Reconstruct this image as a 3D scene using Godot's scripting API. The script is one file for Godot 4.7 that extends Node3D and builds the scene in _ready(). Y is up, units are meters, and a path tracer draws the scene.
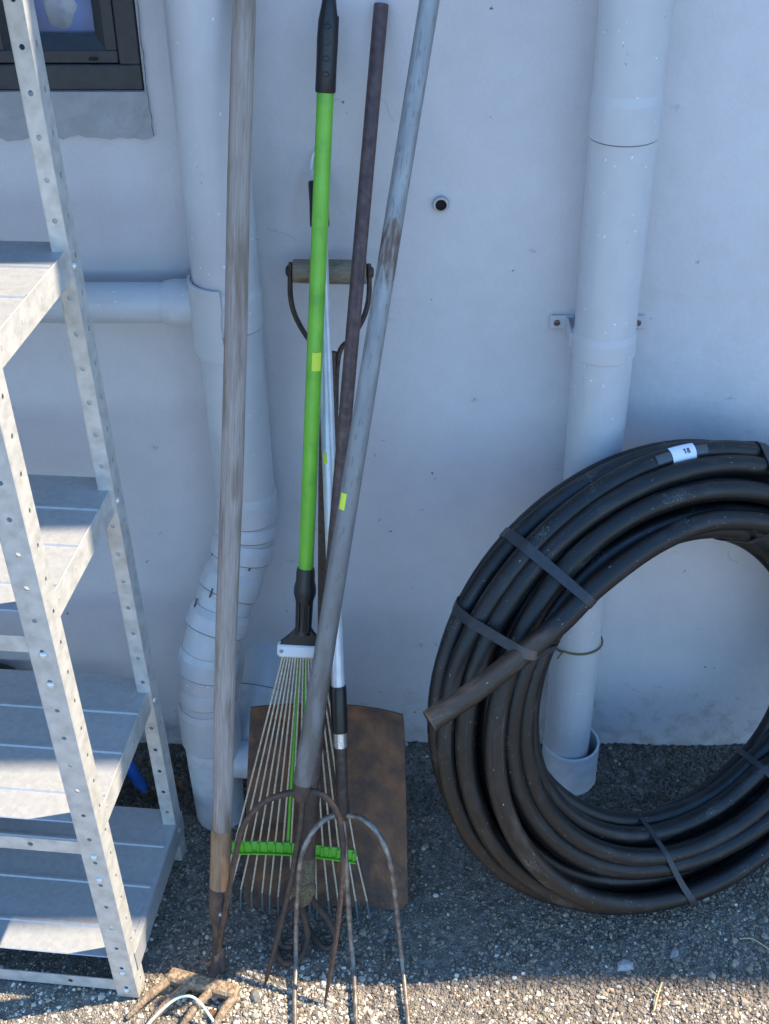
extends Node3D

# ---------------------------------------------------------------- mesh helper
class MB:
	var v := PackedVector3Array()
	var n := PackedVector3Array()
	var uv := PackedVector2Array()
	var ix := PackedInt32Array()

	func vert(p: Vector3, nn: Vector3, t := Vector2.ZERO) -> int:
		v.append(p); n.append(nn); uv.append(t)
		return v.size() - 1

	func tri(a: int, b: int, c: int) -> void:
		var f := (v[b] - v[a]).cross(v[c] - v[a])
		if f.dot(n[a] + n[b] + n[c]) > 0.0:
			ix.append(a); ix.append(c); ix.append(b)
		else:
			ix.append(a); ix.append(b); ix.append(c)

	func quad(a: int, b: int, c: int, d: int) -> void:
		tri(a, b, c); tri(a, c, d)

	func flat(pts: Array, nn: Vector3) -> void:
		var s := v.size()
		for p in pts:
			vert(p, nn, Vector2(p.x + p.z * 0.37, p.y + p.z * 0.61))
		for k in range(1, pts.size() - 1):
			tri(s, s + k, s + k + 1)

	# a box with chamfered edges; b is its basis, s its full size
	func box(c: Vector3, s: Vector3, ch := 0.001, b := Basis.IDENTITY) -> void:
		var h := s * 0.5
		ch = min(ch, min(h.x, min(h.y, h.z)) * 0.9)
		var i := h - Vector3(ch, ch, ch)
		for ax in 3:
			for sg in [-1.0, 1.0]:
				var nn := Vector3.ZERO; nn[ax] = sg
				var p := []
				for q in [[-1, -1], [1, -1], [1, 1], [-1, 1]]:
					var w := Vector3.ZERO
					w[ax] = sg * h[ax]; w[(ax + 1) % 3] = q[0] * i[(ax + 1) % 3]; w[(ax + 2) % 3] = q[1] * i[(ax + 2) % 3]
					p.append(c + b * w)
				flat(p, (b * nn).normalized())
		if ch <= 0.0:
			return
		for ax in 3:
			var u := (ax + 1) % 3
			var w2 := (ax + 2) % 3
			for su in [-1.0, 1.0]:
				for sw in [-1.0, 1.0]:
					var nn := Vector3.ZERO; nn[u] = su; nn[w2] = sw
					var p := []
					for e in [[-1, 0], [1, 0], [1, 1], [-1, 1]]:
						var w := Vector3.ZERO
						w[ax] = e[0] * i[ax]
						w[u] = su * (h[u] if e[1] == 0 else i[u]); w[w2] = sw * (i[w2] if e[1] == 0 else h[w2])
						p.append(c + b * w)
					flat(p, (b * nn).normalized())
		for sx in [-1.0, 1.0]:
			for sy in [-1.0, 1.0]:
				for sz in [-1.0, 1.0]:
					var sgn := Vector3(sx, sy, sz)
					var p := []
					for ax in 3:
						var w := i * sgn; w[ax] = h[ax] * sgn[ax]
						p.append(c + b * w)
					flat(p, (b * sgn).normalized())

	# a tube swept along a path; radii is one number or one per point. squash flattens it along the frame's second axis
	func tube(path: Array, radii, sides := 16, caps := true, squash := 1.0, sharp := false, ref := Vector3.ZERO) -> void:
		var m := path.size()
		var fr := []
		var t0: Vector3 = (path[1] - path[0]).normalized()
		var r0 := ref
		if r0 == Vector3.ZERO:
			r0 = Vector3(0, 0, 1) if absf(t0.z) < 0.8 else Vector3(1, 0, 0)
		var bn := (r0 - t0 * r0.dot(t0)).normalized()
		var len := 0.0
		var lens := []
		for k in m:
			var t: Vector3 = (path[mini(k + 1, m - 1)] - path[maxi(k - 1, 0)]).normalized()
			bn = (bn - t * bn.dot(t)).normalized()
			var side := t.cross(bn).normalized()
			if k > 0 and side.dot(fr[k - 1][2]) < 0.0: side = -side   # a path that doubles back keeps its sense of turning
			fr.append([t, bn, side])
			if k > 0: len += path[k].distance_to(path[k - 1])
			lens.append(len)
		var R := []
		for k in m: R.append(float(radii[k]) if radii is Array or radii is PackedFloat32Array else float(radii))
		var rings := []
		var add_ring := func(k: int, slope: float, t: Vector3) -> int:
			var s := v.size()
			for j in sides + 1:
				var a := TAU * j / sides
				var rad: Vector3 = fr[k][1] * cos(a) * squash + fr[k][2] * sin(a)
				var rn: Vector3 = (fr[k][1] * cos(a) / squash + fr[k][2] * sin(a)).normalized()
				vert(path[k] + rad * R[k], (rn - t * slope).normalized(), Vector2(float(j) / sides, lens[k]))
			return s
		for k in m - 1:
			var d: float = max(lens[k + 1] - lens[k], 1e-5)
			var sl: float = (R[k + 1] - R[k]) / d
			if sharp:
				var s := clampf(sl, -20.0, 20.0)
				var seg: Vector3 = path[k + 1] - path[k]
				var tt: Vector3 = seg.normalized() if seg.length() > 1e-5 else fr[k][0]
				rings.append([add_ring.call(k, s, tt), add_ring.call(k + 1, s, tt)])
			else:
				if k == 0: rings.append([add_ring.call(0, clampf(sl, -8.0, 8.0), fr[0][0]), 0])
				var nx: float = sl
				if k + 2 < m: nx = (sl + (R[k + 2] - R[k + 1]) / max(lens[k + 2] - lens[k + 1], 1e-5)) * 0.5
				var e: int = add_ring.call(k + 1, clampf(nx, -8.0, 8.0), fr[k + 1][0])
				rings[k][1] = e
				if k < m - 2: rings.append([e, 0])
		for r in rings:
			for j in sides:
				quad(r[0] + j, r[0] + j + 1, r[1] + j + 1, r[1] + j)
		if caps:
			for e in [0, m - 1]:
				if R[e] < 1e-4: continue
				var nn: Vector3 = fr[e][0] * (-1.0 if e == 0 else 1.0)
				var c := vert(path[e], nn, Vector2(0.5, lens[e]))
				var s := v.size()
				for j in sides + 1:
					var a := TAU * j / sides
					vert(path[e] + (fr[e][1] * cos(a) * squash + fr[e][2] * sin(a)) * R[e], nn, Vector2(0.5 + cos(a) * 0.1, lens[e] + sin(a) * 0.01))
				for j in sides: tri(c, s + j, s + j + 1)

	# surface through a grid of points, smooth normals, given thickness along them (0 = single sheet)
	func sheet(g: Array, thick := 0.0) -> void:
		var rows := g.size()
		var cols: int = g[0].size()
		var sg := [1.0] if thick == 0.0 else [1.0, -1.0]
		var start := []
		for s in sg:
			start.append(v.size())
			for a in rows:
				for b in cols:
					var du: Vector3 = g[mini(a + 1, rows - 1)][b] - g[maxi(a - 1, 0)][b]
					var dv: Vector3 = g[a][mini(b + 1, cols - 1)] - g[a][maxi(b - 1, 0)]
					var nn := du.cross(dv).normalized()
					vert(g[a][b] + nn * thick * 0.5 * s, nn * s, Vector2(float(b) / (cols - 1), float(a) / (rows - 1)))
		for k in sg.size():
			for a in rows - 1:
				for b in cols - 1:
					var i: int = start[k] + a * cols + b
					quad(i, i + 1, i + cols + 1, i + cols)
		if thick > 0.0:
			var rim := []
			for b in cols: rim.append(b)
			for a in range(1, rows): rim.append(a * cols + cols - 1)
			for b in range(cols - 2, -1, -1): rim.append((rows - 1) * cols + b)
			for a in range(rows - 2, 0, -1): rim.append(a * cols)
			var mid := Vector3.ZERO
			for q in rim: mid += v[start[0] + q]
			mid /= rim.size()
			for k in rim.size():
				var p: int = rim[k]
				var q: int = rim[(k + 1) % rim.size()]
				var A := v[start[0] + p]; var B := v[start[0] + q]
				var nn := (B - A).cross(n[start[0] + p]).normalized()
				if nn.dot((A + B) * 0.5 - mid) < 0: nn = -nn
				flat([A, B, v[start[1] + q], v[start[1] + p]], nn)

	# a strip of metal, holes punched at a pitch along its length
	func punched(o: Vector3, u: Vector3, w: Vector3, L: float, W: float, t: float, pitch: float, hr: float, across := 0.5, stretch := 1.0) -> void:
		var nn := u.cross(w).normalized()
		var cells := int(L / pitch)
		var ang := []
		for k in 12: ang.append(TAU * k / 12.0)
		var cy := W * across
		for q in [[pitch * 0.5, W - cy], [-pitch * 0.5, W - cy], [-pitch * 0.5, -cy], [pitch * 0.5, -cy]]:
			var a := atan2(q[1], q[0])
			ang.append(a if a >= 0 else a + TAU)
		ang.sort()
		for c in cells:
			var ctr := o + u * (pitch * (c + 0.5)) + w * cy
			for side in [0.5, -0.5]:
				var s := v.size()
				for a in ang:
					var dx := cos(a); var dy := sin(a)
					var kx: float = 1e9 if absf(dx) < 1e-6 else pitch * 0.5 / absf(dx)
					var ky: float = 1e9 if absf(dy) < 1e-6 else ((W - cy) if dy > 0 else cy) / absf(dy)
					var k: float = min(kx, ky)
					var pi := ctr + u * dx * hr * stretch + w * dy * hr
					var po := ctr + u * dx * k + w * dy * k
					vert(pi + nn * t * side, nn * signf(side)); vert(po + nn * t * side, nn * signf(side))
				for j in ang.size():
					var e: int = (j + 1) % ang.size()
					quad(s + j * 2, s + j * 2 + 1, s + e * 2 + 1, s + e * 2)
			var s2 := v.size()
			for a in ang:
				var d := u * cos(a) * stretch + w * sin(a)
				for side in [0.5, -0.5]: vert(ctr + d * hr + nn * t * side, -(u * cos(a) + w * sin(a)))
			for j in ang.size():
				var e: int = (j + 1) % ang.size()
				quad(s2 + j * 2, s2 + j * 2 + 1, s2 + e * 2 + 1, s2 + e * 2)
		var LL := cells * pitch
		var h := nn * t * 0.5
		flat([o + h, o + u * LL + h, o + u * LL - h, o - h], -w)
		flat([o + w * W + h, o + w * W + u * LL + h, o + w * W + u * LL - h, o + w * W - h], w)
		flat([o + h, o + w * W + h, o + w * W - h, o - h], -u)
		flat([o + u * LL + h, o + u * LL + w * W + h, o + u * LL + w * W - h, o + u * LL - h], u)

	func mesh(org := Vector3.ZERO) -> ArrayMesh:
		var pv := v.duplicate()
		for k in pv.size(): pv[k] -= org
		var a := []
		a.resize(Mesh.ARRAY_MAX)
		a[Mesh.ARRAY_VERTEX] = pv; a[Mesh.ARRAY_NORMAL] = n; a[Mesh.ARRAY_TEX_UV] = uv; a[Mesh.ARRAY_INDEX] = ix
		var m := ArrayMesh.new()
		m.add_surface_from_arrays(Mesh.PRIMITIVE_TRIANGLES, a)
		return m

# ---------------------------------------------------------------- scene helpers
var names := {}
var rng := RandomNumberGenerator.new()
var M := {}
var gnoise := FastNoiseLite.new()

func numbered(s: String) -> String:
	names[s] = names.get(s, -1) + 1
	return s if names[s] == 0 else "%s_%03d" % [s, names[s]]

func tag(o: Node, label: String, category: String, group := "", kind := "") -> void:
	o.set_meta("label", label)
	if category: o.set_meta("category", category)
	if group: o.set_meta("group", group)
	if kind: o.set_meta("kind", kind)

func thing(called: String, label: String, category: String, at := Vector3.ZERO, group := "") -> Node3D:
	var o := Node3D.new()
	o.name = numbered(called)
	add_child(o, true)
	o.position = at
	tag(o, label, category, group)
	return o

# one named mesh under a thing; its points are given in the world and kept relative to the thing's base
func obj(called: String, b: MB, m: Material, parent: Node, org := Vector3.ZERO) -> MeshInstance3D:
	return obj_mesh(called, b.mesh(org), m, parent)

func obj_mesh(called: String, me: Mesh, m: Material, parent: Node) -> MeshInstance3D:
	var o := MeshInstance3D.new()
	o.name = numbered(called) if parent == self else called
	o.mesh = me
	o.material_override = m
	o.cast_shadow = GeometryInstance3D.SHADOW_CASTING_SETTING_ON
	parent.add_child(o, true)
	return o

func lin(r: float, g: float, b: float) -> Color:
	return Color(r, g, b).linear_to_srgb()

func mat(c: Color, rough := 0.6, metal := 0.0) -> StandardMaterial3D:
	var m := StandardMaterial3D.new()
	m.albedo_color = c; m.roughness = rough; m.metallic = metal
	return m

func noise_tex(seed_: int, freq: float, stops: Array, size := 512, type := FastNoiseLite.TYPE_SIMPLEX_SMOOTH, oct := 4, normal := 0.0) -> NoiseTexture2D:
	var f := FastNoiseLite.new()
	f.noise_type = type; f.seed = seed_; f.frequency = freq; f.fractal_octaves = oct
	if type == FastNoiseLite.TYPE_CELLULAR:
		f.cellular_return_type = FastNoiseLite.RETURN_CELL_VALUE
		f.fractal_type = FastNoiseLite.FRACTAL_NONE
	var t := NoiseTexture2D.new()
	t.width = size; t.height = size; t.seamless = true; t.noise = f
	if normal > 0.0:
		t.as_normal_map = true; t.bump_strength = normal
	else:
		var g := Gradient.new()
		var off := PackedFloat32Array(); var col := PackedColorArray()
		for s in stops:
			off.append(s[0]); col.append(s[1])
		g.offsets = off; g.colors = col
		t.color_ramp = g
	return t

func tri_mat(tex: Texture2D, scale: float, rough: float, metal := 0.0, bump: Texture2D = null, bs := 1.0) -> StandardMaterial3D:
	var m := mat(Color.WHITE, rough, metal)
	m.albedo_texture = tex
	m.uv1_triplanar = true; m.uv1_world_triplanar = true
	m.uv1_scale = Vector3.ONE * scale
	if bump:
		m.normal_enabled = true; m.normal_texture = bump; m.normal_scale = bs
	return m

func noise_grid(seed_: int, freq: float, w: int, h: int, oct := 4) -> PackedByteArray:
	var f := FastNoiseLite.new()
	f.noise_type = FastNoiseLite.TYPE_SIMPLEX_SMOOTH; f.seed = seed_; f.frequency = freq; f.fractal_octaves = oct
	return f.get_image(w, h, false, false, true).get_data()

# weathered grain running along v, u wraps round the handle
func wood_tex(a: Color, b: Color, dirt: Color, low: float, seed_: int) -> ImageTexture:
	var w := 128; var h := 1024
	var im := Image.create(w, h, false, Image.FORMAT_RGB8)
	var f := FastNoiseLite.new(); f.seed = seed_; f.frequency = 0.02; f.fractal_octaves = 3
	var d := FastNoiseLite.new(); d.seed = seed_ + 5; d.frequency = 0.012; d.fractal_octaves = 4
	for y in h:
		for x in w:
			var cx := cos(TAU * x / w) * 26.0; var sy := sin(TAU * x / w) * 26.0
			var g := f.get_noise_3d(cx * 9.0, sy * 9.0, y * 0.55) * 0.5 + 0.5
			var g2 := f.get_noise_3d(cx * 30.0, sy * 30.0, y * 1.6 + 700.0) * 0.5 + 0.5
			var s := d.get_noise_3d(cx * 2.0, sy * 2.0, y * 0.9) * 0.5 + 0.5
			var c := a.lerp(b, clampf(g * 0.75 + g2 * 0.7 - 0.22, 0.0, 1.0))
			if g2 < 0.3: c = c.lerp(dirt, (0.3 - g2) * 2.2)
			var k := clampf((s - 0.52) * 4.0, 0.0, 1.0) * 0.45
			k = maxf(k, clampf((float(y) / h - low) * 9.0 + (s - 0.5) * 1.4, 0.0, 0.8))
			im.set_pixel(x, y, c.lerp(dirt, k))
	return ImageTexture.create_from_image(im)

# cement-rendered wall: broad mottling, small dark pits, a few hairline scratches
func wall_tex() -> ImageTexture:
	var s := 1024
	var big := noise_grid(11, 0.004, s, s, 3)
	var mid := noise_grid(12, 0.03, s, s, 4)
	var fine := noise_grid(13, 0.25, s, s, 2)
	var data := PackedByteArray(); data.resize(s * s * 3)
	var base := Vector3(0.768, 0.763, 0.774) * 255.0
	for k in s * s:
		var q := 1.0 + (big[k] - 128) * 0.00022 + (mid[k] - 128) * 0.0001 + (fine[k] - 128) * 0.00012
		data[k * 3] = int(clampf(base.x * q, 0, 255)); data[k * 3 + 1] = int(clampf(base.y * q, 0, 255)); data[k * 3 + 2] = int(clampf(base.z * q, 0, 255))
	for y in range(s - 110, s):   # soil splashed along the foot
		for x in s:
			var k := y * s + x
			var hh := float(s - y) / 110.0
			var q := clampf((mid[k] - 128) * 0.003 + 0.2 - hh * 0.4 + (fine[k] - 128) * 0.0015, 0.0, 0.3)
			data[k * 3] = int(lerpf(data[k * 3], 118.0, q)); data[k * 3 + 1] = int(lerpf(data[k * 3 + 1], 104.0, q)); data[k * 3 + 2] = int(lerpf(data[k * 3 + 2], 92.0, q))
	var im := Image.create_from_data(s, s, false, Image.FORMAT_RGB8, data)
	var r := RandomNumberGenerator.new(); r.seed = 77
	for k in 130:
		var x := r.randi_range(2, s - 4); var y := r.randi_range(2, s - 4)
		var dk := r.randf_range(0.25, 0.75)
		for e in r.randi_range(1, 4):
			var px := clampi(x + r.randi_range(-1, 1), 0, s - 1); var py := clampi(y + r.randi_range(-1, 1), 0, s - 1)
			im.set_pixel(px, py, im.get_pixel(px, py) * dk)
	for k in 12:
		var x := r.randf_range(20, s - 60); var y := r.randf_range(20, s - 60)
		var a := r.randf_range(0, TAU); var dk := r.randf_range(0.84, 0.95)
		for e in r.randi_range(8, 46):
			a += r.randf_range(-0.25, 0.25)
			x = clampf(x + cos(a), 0, s - 1); y = clampf(y + sin(a), 0, s - 1)
			im.set_pixel(int(x), int(y), im.get_pixel(int(x), int(y)) * dk)
	for k in 40:
		var x := r.randi_range(8, s - 9); var y := r.randi_range(8, s - 9)
		for e in r.randi_range(10, 50):
			var px := clampi(x + int(r.randfn(0, 3)), 0, s - 1); var py := clampi(y + int(r.randfn(0, 2)), 0, s - 1)
			im.set_pixel(px, py, im.get_pixel(px, py) * 0.93)
	return ImageTexture.create_from_image(im)

# painted plastic pipe: thin, slightly uneven paint with white chips and dark nicks
func pipe_tex() -> ImageTexture:
	var w := 512; var h := 1024
	var mid := noise_grid(21, 0.012, w, h, 4)
	var data := PackedByteArray(); data.resize(w * h * 3)
	for k in w * h:
		var q := 1.0 + (mid[k] - 128) * 0.00013
		data[k * 3] = int(clampf(0.725 * 255 * q, 0, 255)); data[k * 3 + 1] = int(clampf(0.735 * 255 * q, 0, 255)); data[k * 3 + 2] = int(clampf(0.75 * 255 * q, 0, 255))
	var im := Image.create_from_data(w, h, false, Image.FORMAT_RGB8, data)
	var r := RandomNumberGenerator.new(); r.seed = 5
	for k in 150:
		var x := r.randi_range(4, w - 5); var y := r.randi_range(4, h - 5)
		var c := Color(0.97, 0.98, 0.99) if r.randf() < 0.7 else Color(0.28, 0.29, 0.32)
		var n := r.randi_range(3, 16) if c.r > 0.5 else r.randi_range(2, 5)
		for e in n:
			var px := clampi(x + int(r.randfn(0, 1.6)), 0, w - 1); var py := clampi(y + int(r.randfn(0, 1.6)), 0, h - 1)
			im.set_pixel(px, py, c)
	for k in 9:
		var x := r.randf_range(20, w - 20); var y := r.randf_range(20, h - 80)
		for e in r.randi_range(12, 40):
			x = clampf(x + r.randf_range(-1, 1), 0, w - 1); y += 1
			im.set_pixel(int(x), clampi(int(y), 0, h - 1), Color(0.6, 0.61, 0.64))
	return ImageTexture.create_from_image(im)

# galvanised pipe: dull zinc with dark scuffs, browner towards the end that stands in the dirt
func galv_tex() -> ImageTexture:
	var w := 96; var h := 1024
	var im := Image.create(w, h, false, Image.FORMAT_RGB8)
	var f := FastNoiseLite.new(); f.seed = 71; f.frequency = 0.02; f.fractal_octaves = 4
	for y in h:
		var wear := smoothstep(0.45, 0.95, float(y) / h)
		for x in w:
			var cx := cos(TAU * x / w) * 20.0; var sy := sin(TAU * x / w) * 20.0
			var n := f.get_noise_3d(cx * 1.5, sy * 1.5, y * 0.7)
			var q := f.get_noise_3d(cx * 6.0, sy * 6.0, y * 2.2 + 300.0)
			var c := lin(0.2, 0.215, 0.23).lerp(lin(0.3, 0.32, 0.335), clampf(0.5 + n, 0, 1))
			c = c.lerp(lin(0.13, 0.12, 0.11), wear * clampf(0.75 + n * 1.2, 0, 1))
			if q > 0.28: c = c.lerp(lin(0.1, 0.095, 0.095), clampf((q - 0.28) * 3.0, 0, 0.4))
			var rb := 1.0 - absf(float(y) / h - 0.398) * 42.0 + n * 1.6
			if rb > 0.0: c = c.lerp(lin(0.11, 0.07, 0.055), clampf(rb * 2.6, 0, 0.92) * clampf(0.8 + q * 1.2, 0.25, 1.0))
			im.set_pixel(x, y, c)
	return ImageTexture.create_from_image(im)

# black polythene: faint grey bloom, dusty smears, scuffs along the run and specks of dried mud
func hose_tex() -> ImageTexture:
	var w := 128; var h := 2048
	var bloom := noise_grid(81, 0.006, w, h, 4)
	var dust := noise_grid(82, 0.02, w, h, 5)
	var data := PackedByteArray(); data.resize(w * h * 3)
	for k in w * h:
		var v := 13.0 + (bloom[k] - 128) * 0.045
		var d := clampf((dust[k] - 160) * 0.007 + (bloom[k] - 140) * 0.0035, 0.0, 0.3)
		data[k * 3] = int(lerpf(v, 74.0, d)); data[k * 3 + 1] = int(lerpf(v + 0.5, 74.0, d)); data[k * 3 + 2] = int(lerpf(v + 2.0, 73.0, d))
	var im := Image.create_from_data(w, h, false, Image.FORMAT_RGB8, data)
	var r := RandomNumberGenerator.new(); r.seed = 19
	for k in 260:
		var x := r.randi_range(0, w - 1); var y := r.randi_range(0, h - 90)
		var c := 0.13 + r.randf() * 0.16
		for e in r.randi_range(6, 70):
			if r.randf() < 0.8: im.set_pixel((x + (1 if r.randf() < 0.1 else 0)) % w, y + e, Color(c, c, c * 0.98))
	for k in 420:
		var x := r.randi_range(0, w - 1); var y := r.randi_range(0, h - 3)
		var c := 0.3 + r.randf() * 0.4
		for e in r.randi_range(1, 3): im.set_pixel((x + r.randi_range(0, 1)) % w, y + r.randi_range(0, 1), Color(c, c * 0.97, c * 0.9))
	for k in 34:
		var x := r.randi_range(0, w - 1); var y := r.randi_range(20, h - 20)
		for e in r.randi_range(30, 170):
			im.set_pixel(posmod(x + int(r.randfn(0, 7)), w), clampi(y + int(r.randfn(0, 6)), 0, h - 1), Color(0.5, 0.49, 0.46).darkened(r.randf() * 0.6))
	return ImageTexture.create_from_image(im)

func uv_mat(tex: Texture2D, scale: Vector2, rough: float, metal := 0.0) -> StandardMaterial3D:
	var m := mat(Color.WHITE, rough, metal)
	m.albedo_texture = tex
	m.uv1_scale = Vector3(scale.x, scale.y, 1)
	return m

func spline(p: Array, steps := 6) -> Array:
	var c := Curve3D.new()
	for k in p.size():
		var t: Vector3 = (p[mini(k + 1, p.size() - 1)] - p[maxi(k - 1, 0)]) / 6.0
		c.add_point(p[k], -t, t)
	var out := []
	for k in p.size() - 1:
		for s in steps: out.append(c.sample(k, float(s) / steps))
	out.append(p[-1])
	return out

func lerp_list(a: float, b: float, n: int) -> Array:
	var o := []
	for k in n: o.append(lerpf(a, b, float(k) / (n - 1)))
	return o

func along(a: Vector3, b: Vector3, hgt: float) -> Vector3:   # the point of a leaning line at a height
	return a.lerp(b, (a.y - hgt) / (a.y - b.y))

func make_materials() -> void:
	M.wall = uv_mat(wall_tex(), Vector2(1, 1), 0.55)
	M.wall.normal_enabled = true
	M.wall.normal_texture = noise_tex(31, 0.05, [], 1024, FastNoiseLite.TYPE_SIMPLEX_SMOOTH, 4, 5.0)
	M.wall.normal_scale = 0.1
	M.patch = tri_mat(noise_tex(32, 0.02, [[0.2, lin(0.305, 0.31, 0.32)], [0.8, lin(0.345, 0.35, 0.36)]]), 2.2, 0.8, 0.0, noise_tex(33, 0.03, [], 512, FastNoiseLite.TYPE_SIMPLEX_SMOOTH, 4, 7.0), 0.5)
	M.pipe = uv_mat(pipe_tex(), Vector2(1, 1.4), 0.32)
	M.pipe_plain = tri_mat(noise_tex(62, 0.01, [[0.2, lin(0.47, 0.485, 0.505)], [0.8, lin(0.5, 0.515, 0.53)]], 256), 2.0, 0.35)
	M.pipe_white = tri_mat(noise_tex(34, 0.02, [[0.2, lin(0.5, 0.52, 0.55)], [0.8, lin(0.62, 0.64, 0.67)]]), 3.0, 0.45)
	M.joint = mat(lin(0.13, 0.15, 0.18), 0.7)
	M.seam = mat(lin(0.08, 0.085, 0.1), 0.8)
	M.frame = tri_mat(noise_tex(35, 0.02, [[0.2, lin(0.027, 0.031, 0.036)], [0.8, lin(0.037, 0.042, 0.048)]]), 4.0, 0.42)
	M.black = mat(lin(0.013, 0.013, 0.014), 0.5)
	M.grip = mat(lin(0.012, 0.013, 0.015), 0.38)
	M.dark = mat(lin(0.01, 0.01, 0.01), 0.9)
	var gl := mat(Color(0.75, 0.85, 0.9, 0.04), 0.02)
	gl.transparency = BaseMaterial3D.TRANSPARENCY_ALPHA
	M.glass = gl
	var bumpg := noise_tex(36, 0.05, [], 512, FastNoiseLite.TYPE_SIMPLEX_SMOOTH, 3, 2.0)
	M.zinc = tri_mat(noise_tex(37, 0.045, [[0.0, lin(0.39, 0.4, 0.405)], [0.5, lin(0.42, 0.43, 0.435)], [1.0, lin(0.45, 0.46, 0.46)]], 512, FastNoiseLite.TYPE_CELLULAR), 6.0, 0.5, 0.35, bumpg, 0.25)
	M.zinc_post = tri_mat(noise_tex(38, 0.02, [[0.1, lin(0.46, 0.455, 0.43)], [0.4, lin(0.54, 0.535, 0.51)], [0.75, lin(0.62, 0.615, 0.59)]], 512, FastNoiseLite.TYPE_SIMPLEX_SMOOTH, 5), 3.0, 0.48, 0.35, bumpg, 0.4)
	M.bolt = mat(lin(0.7, 0.7, 0.68), 0.35, 0.6)
	M.galv = tri_mat(noise_tex(39, 0.02, [[0.15, lin(0.1, 0.105, 0.11)], [0.38, lin(0.25, 0.27, 0.28)], [0.75, lin(0.36, 0.38, 0.4)]], 512, FastNoiseLite.TYPE_SIMPLEX_SMOOTH, 5), 6.0, 0.45, 0.35, bumpg, 0.5)
	M.galv_pipe = uv_mat(galv_tex(), Vector2(1, 0.735), 0.5, 0.25)
	M.galv_rust = tri_mat(noise_tex(40, 0.03, [[0.3, lin(0.35, 0.33, 0.32)], [0.45, lin(0.12, 0.075, 0.05)], [0.8, lin(0.07, 0.04, 0.03)]], 512, FastNoiseLite.TYPE_SIMPLEX_SMOOTH, 5), 9.0, 0.75)
	M.rust = tri_mat(noise_tex(41, 0.012, [[0.1, lin(0.034, 0.027, 0.025)], [0.4, lin(0.058, 0.04, 0.033)], [0.65, lin(0.09, 0.055, 0.038)], [0.92, lin(0.16, 0.082, 0.048)]], 512, FastNoiseLite.TYPE_SIMPLEX_SMOOTH, 5), 4.0, 0.72, 0.1, noise_tex(42, 0.06, [], 512, FastNoiseLite.TYPE_SIMPLEX_SMOOTH, 4, 6.0), 0.6)
	M.rust_blade = tri_mat(noise_tex(64, 0.008, [[0.15, lin(0.065, 0.05, 0.045)], [0.42, lin(0.105, 0.064, 0.046)], [0.6, lin(0.165, 0.088, 0.05)], [0.85, lin(0.23, 0.12, 0.065)]], 1024, FastNoiseLite.TYPE_SIMPLEX_SMOOTH, 6), 2.4, 0.7, 0.1, noise_tex(65, 0.06, [], 512, FastNoiseLite.TYPE_SIMPLEX_SMOOTH, 4, 6.0), 0.5)
	M.rust_dark = tri_mat(noise_tex(43, 0.02, [[0.1, lin(0.03, 0.024, 0.022)], [0.5, lin(0.06, 0.042, 0.034)], [0.9, lin(0.12, 0.075, 0.05)]], 512, FastNoiseLite.TYPE_SIMPLEX_SMOOTH, 5), 6.0, 0.6, 0.3)
	M.steel_tine = tri_mat(noise_tex(44, 0.02, [[0.2, lin(0.1, 0.083, 0.073)], [0.5, lin(0.2, 0.175, 0.155)], [0.85, lin(0.36, 0.32, 0.28)]], 512, FastNoiseLite.TYPE_SIMPLEX_SMOOTH, 4), 5.0, 0.45, 0.5)
	M.maroon = tri_mat(noise_tex(45, 0.018, [[0.15, lin(0.05, 0.028, 0.03)], [0.5, lin(0.085, 0.05, 0.05)], [0.9, lin(0.15, 0.1, 0.095)]], 512, FastNoiseLite.TYPE_SIMPLEX_SMOOTH, 4), 6.0, 0.5, 0.1)
	M.moss = tri_mat(noise_tex(46, 0.05, [[0.2, lin(0.08, 0.058, 0.035)], [0.55, lin(0.16, 0.135, 0.075)], [0.85, lin(0.26, 0.23, 0.13)]], 512), 8.0, 0.95, 0.0, noise_tex(47, 0.08, [], 512, FastNoiseLite.TYPE_SIMPLEX_SMOOTH, 4, 10.0), 1.0)
	M.mud = tri_mat(noise_tex(48, 0.03, [[0.2, lin(0.15, 0.1, 0.062)], [0.55, lin(0.28, 0.2, 0.13)], [0.85, lin(0.42, 0.33, 0.23)]], 512, FastNoiseLite.TYPE_SIMPLEX_SMOOTH, 5), 7.0, 0.92, 0.0, noise_tex(49, 0.06, [], 512, FastNoiseLite.TYPE_SIMPLEX_SMOOTH, 4, 8.0), 0.8)
	M.wood_grey = uv_mat(wood_tex(lin(0.21, 0.175, 0.155), lin(0.42, 0.37, 0.335), lin(0.1, 0.065, 0.04), 0.93, 3), Vector2(1, 0.62), 0.82)
	M.wood_brown = uv_mat(wood_tex(lin(0.2, 0.115, 0.06), lin(0.34, 0.22, 0.13), lin(0.09, 0.05, 0.03), 2.0, 8), Vector2(1, 0.8), 0.8)
	M.wood_handle = uv_mat(wood_tex(lin(0.15, 0.115, 0.075), lin(0.3, 0.245, 0.175), lin(0.06, 0.045, 0.03), 2.0, 9), Vector2(1, 3.0), 0.75)
	M.shaft = tri_mat(noise_tex(50, 0.03, [[0.2, lin(0.05, 0.035, 0.025)], [0.8, lin(0.13, 0.085, 0.055)]]), 5.0, 0.75)
	M.green = tri_mat(noise_tex(51, 0.01, [[0.12, lin(0.11, 0.34, 0.03)], [0.35, lin(0.165, 0.46, 0.034)], [0.8, lin(0.2, 0.52, 0.045)], [0.95, lin(0.27, 0.56, 0.1)]], 512, FastNoiseLite.TYPE_SIMPLEX_SMOOTH, 6), 4.0, 0.33)
	M.green_bar = mat(lin(0.12, 0.46, 0.035), 0.38)
	M.white = mat(lin(0.74, 0.75, 0.76), 0.4)
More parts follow.
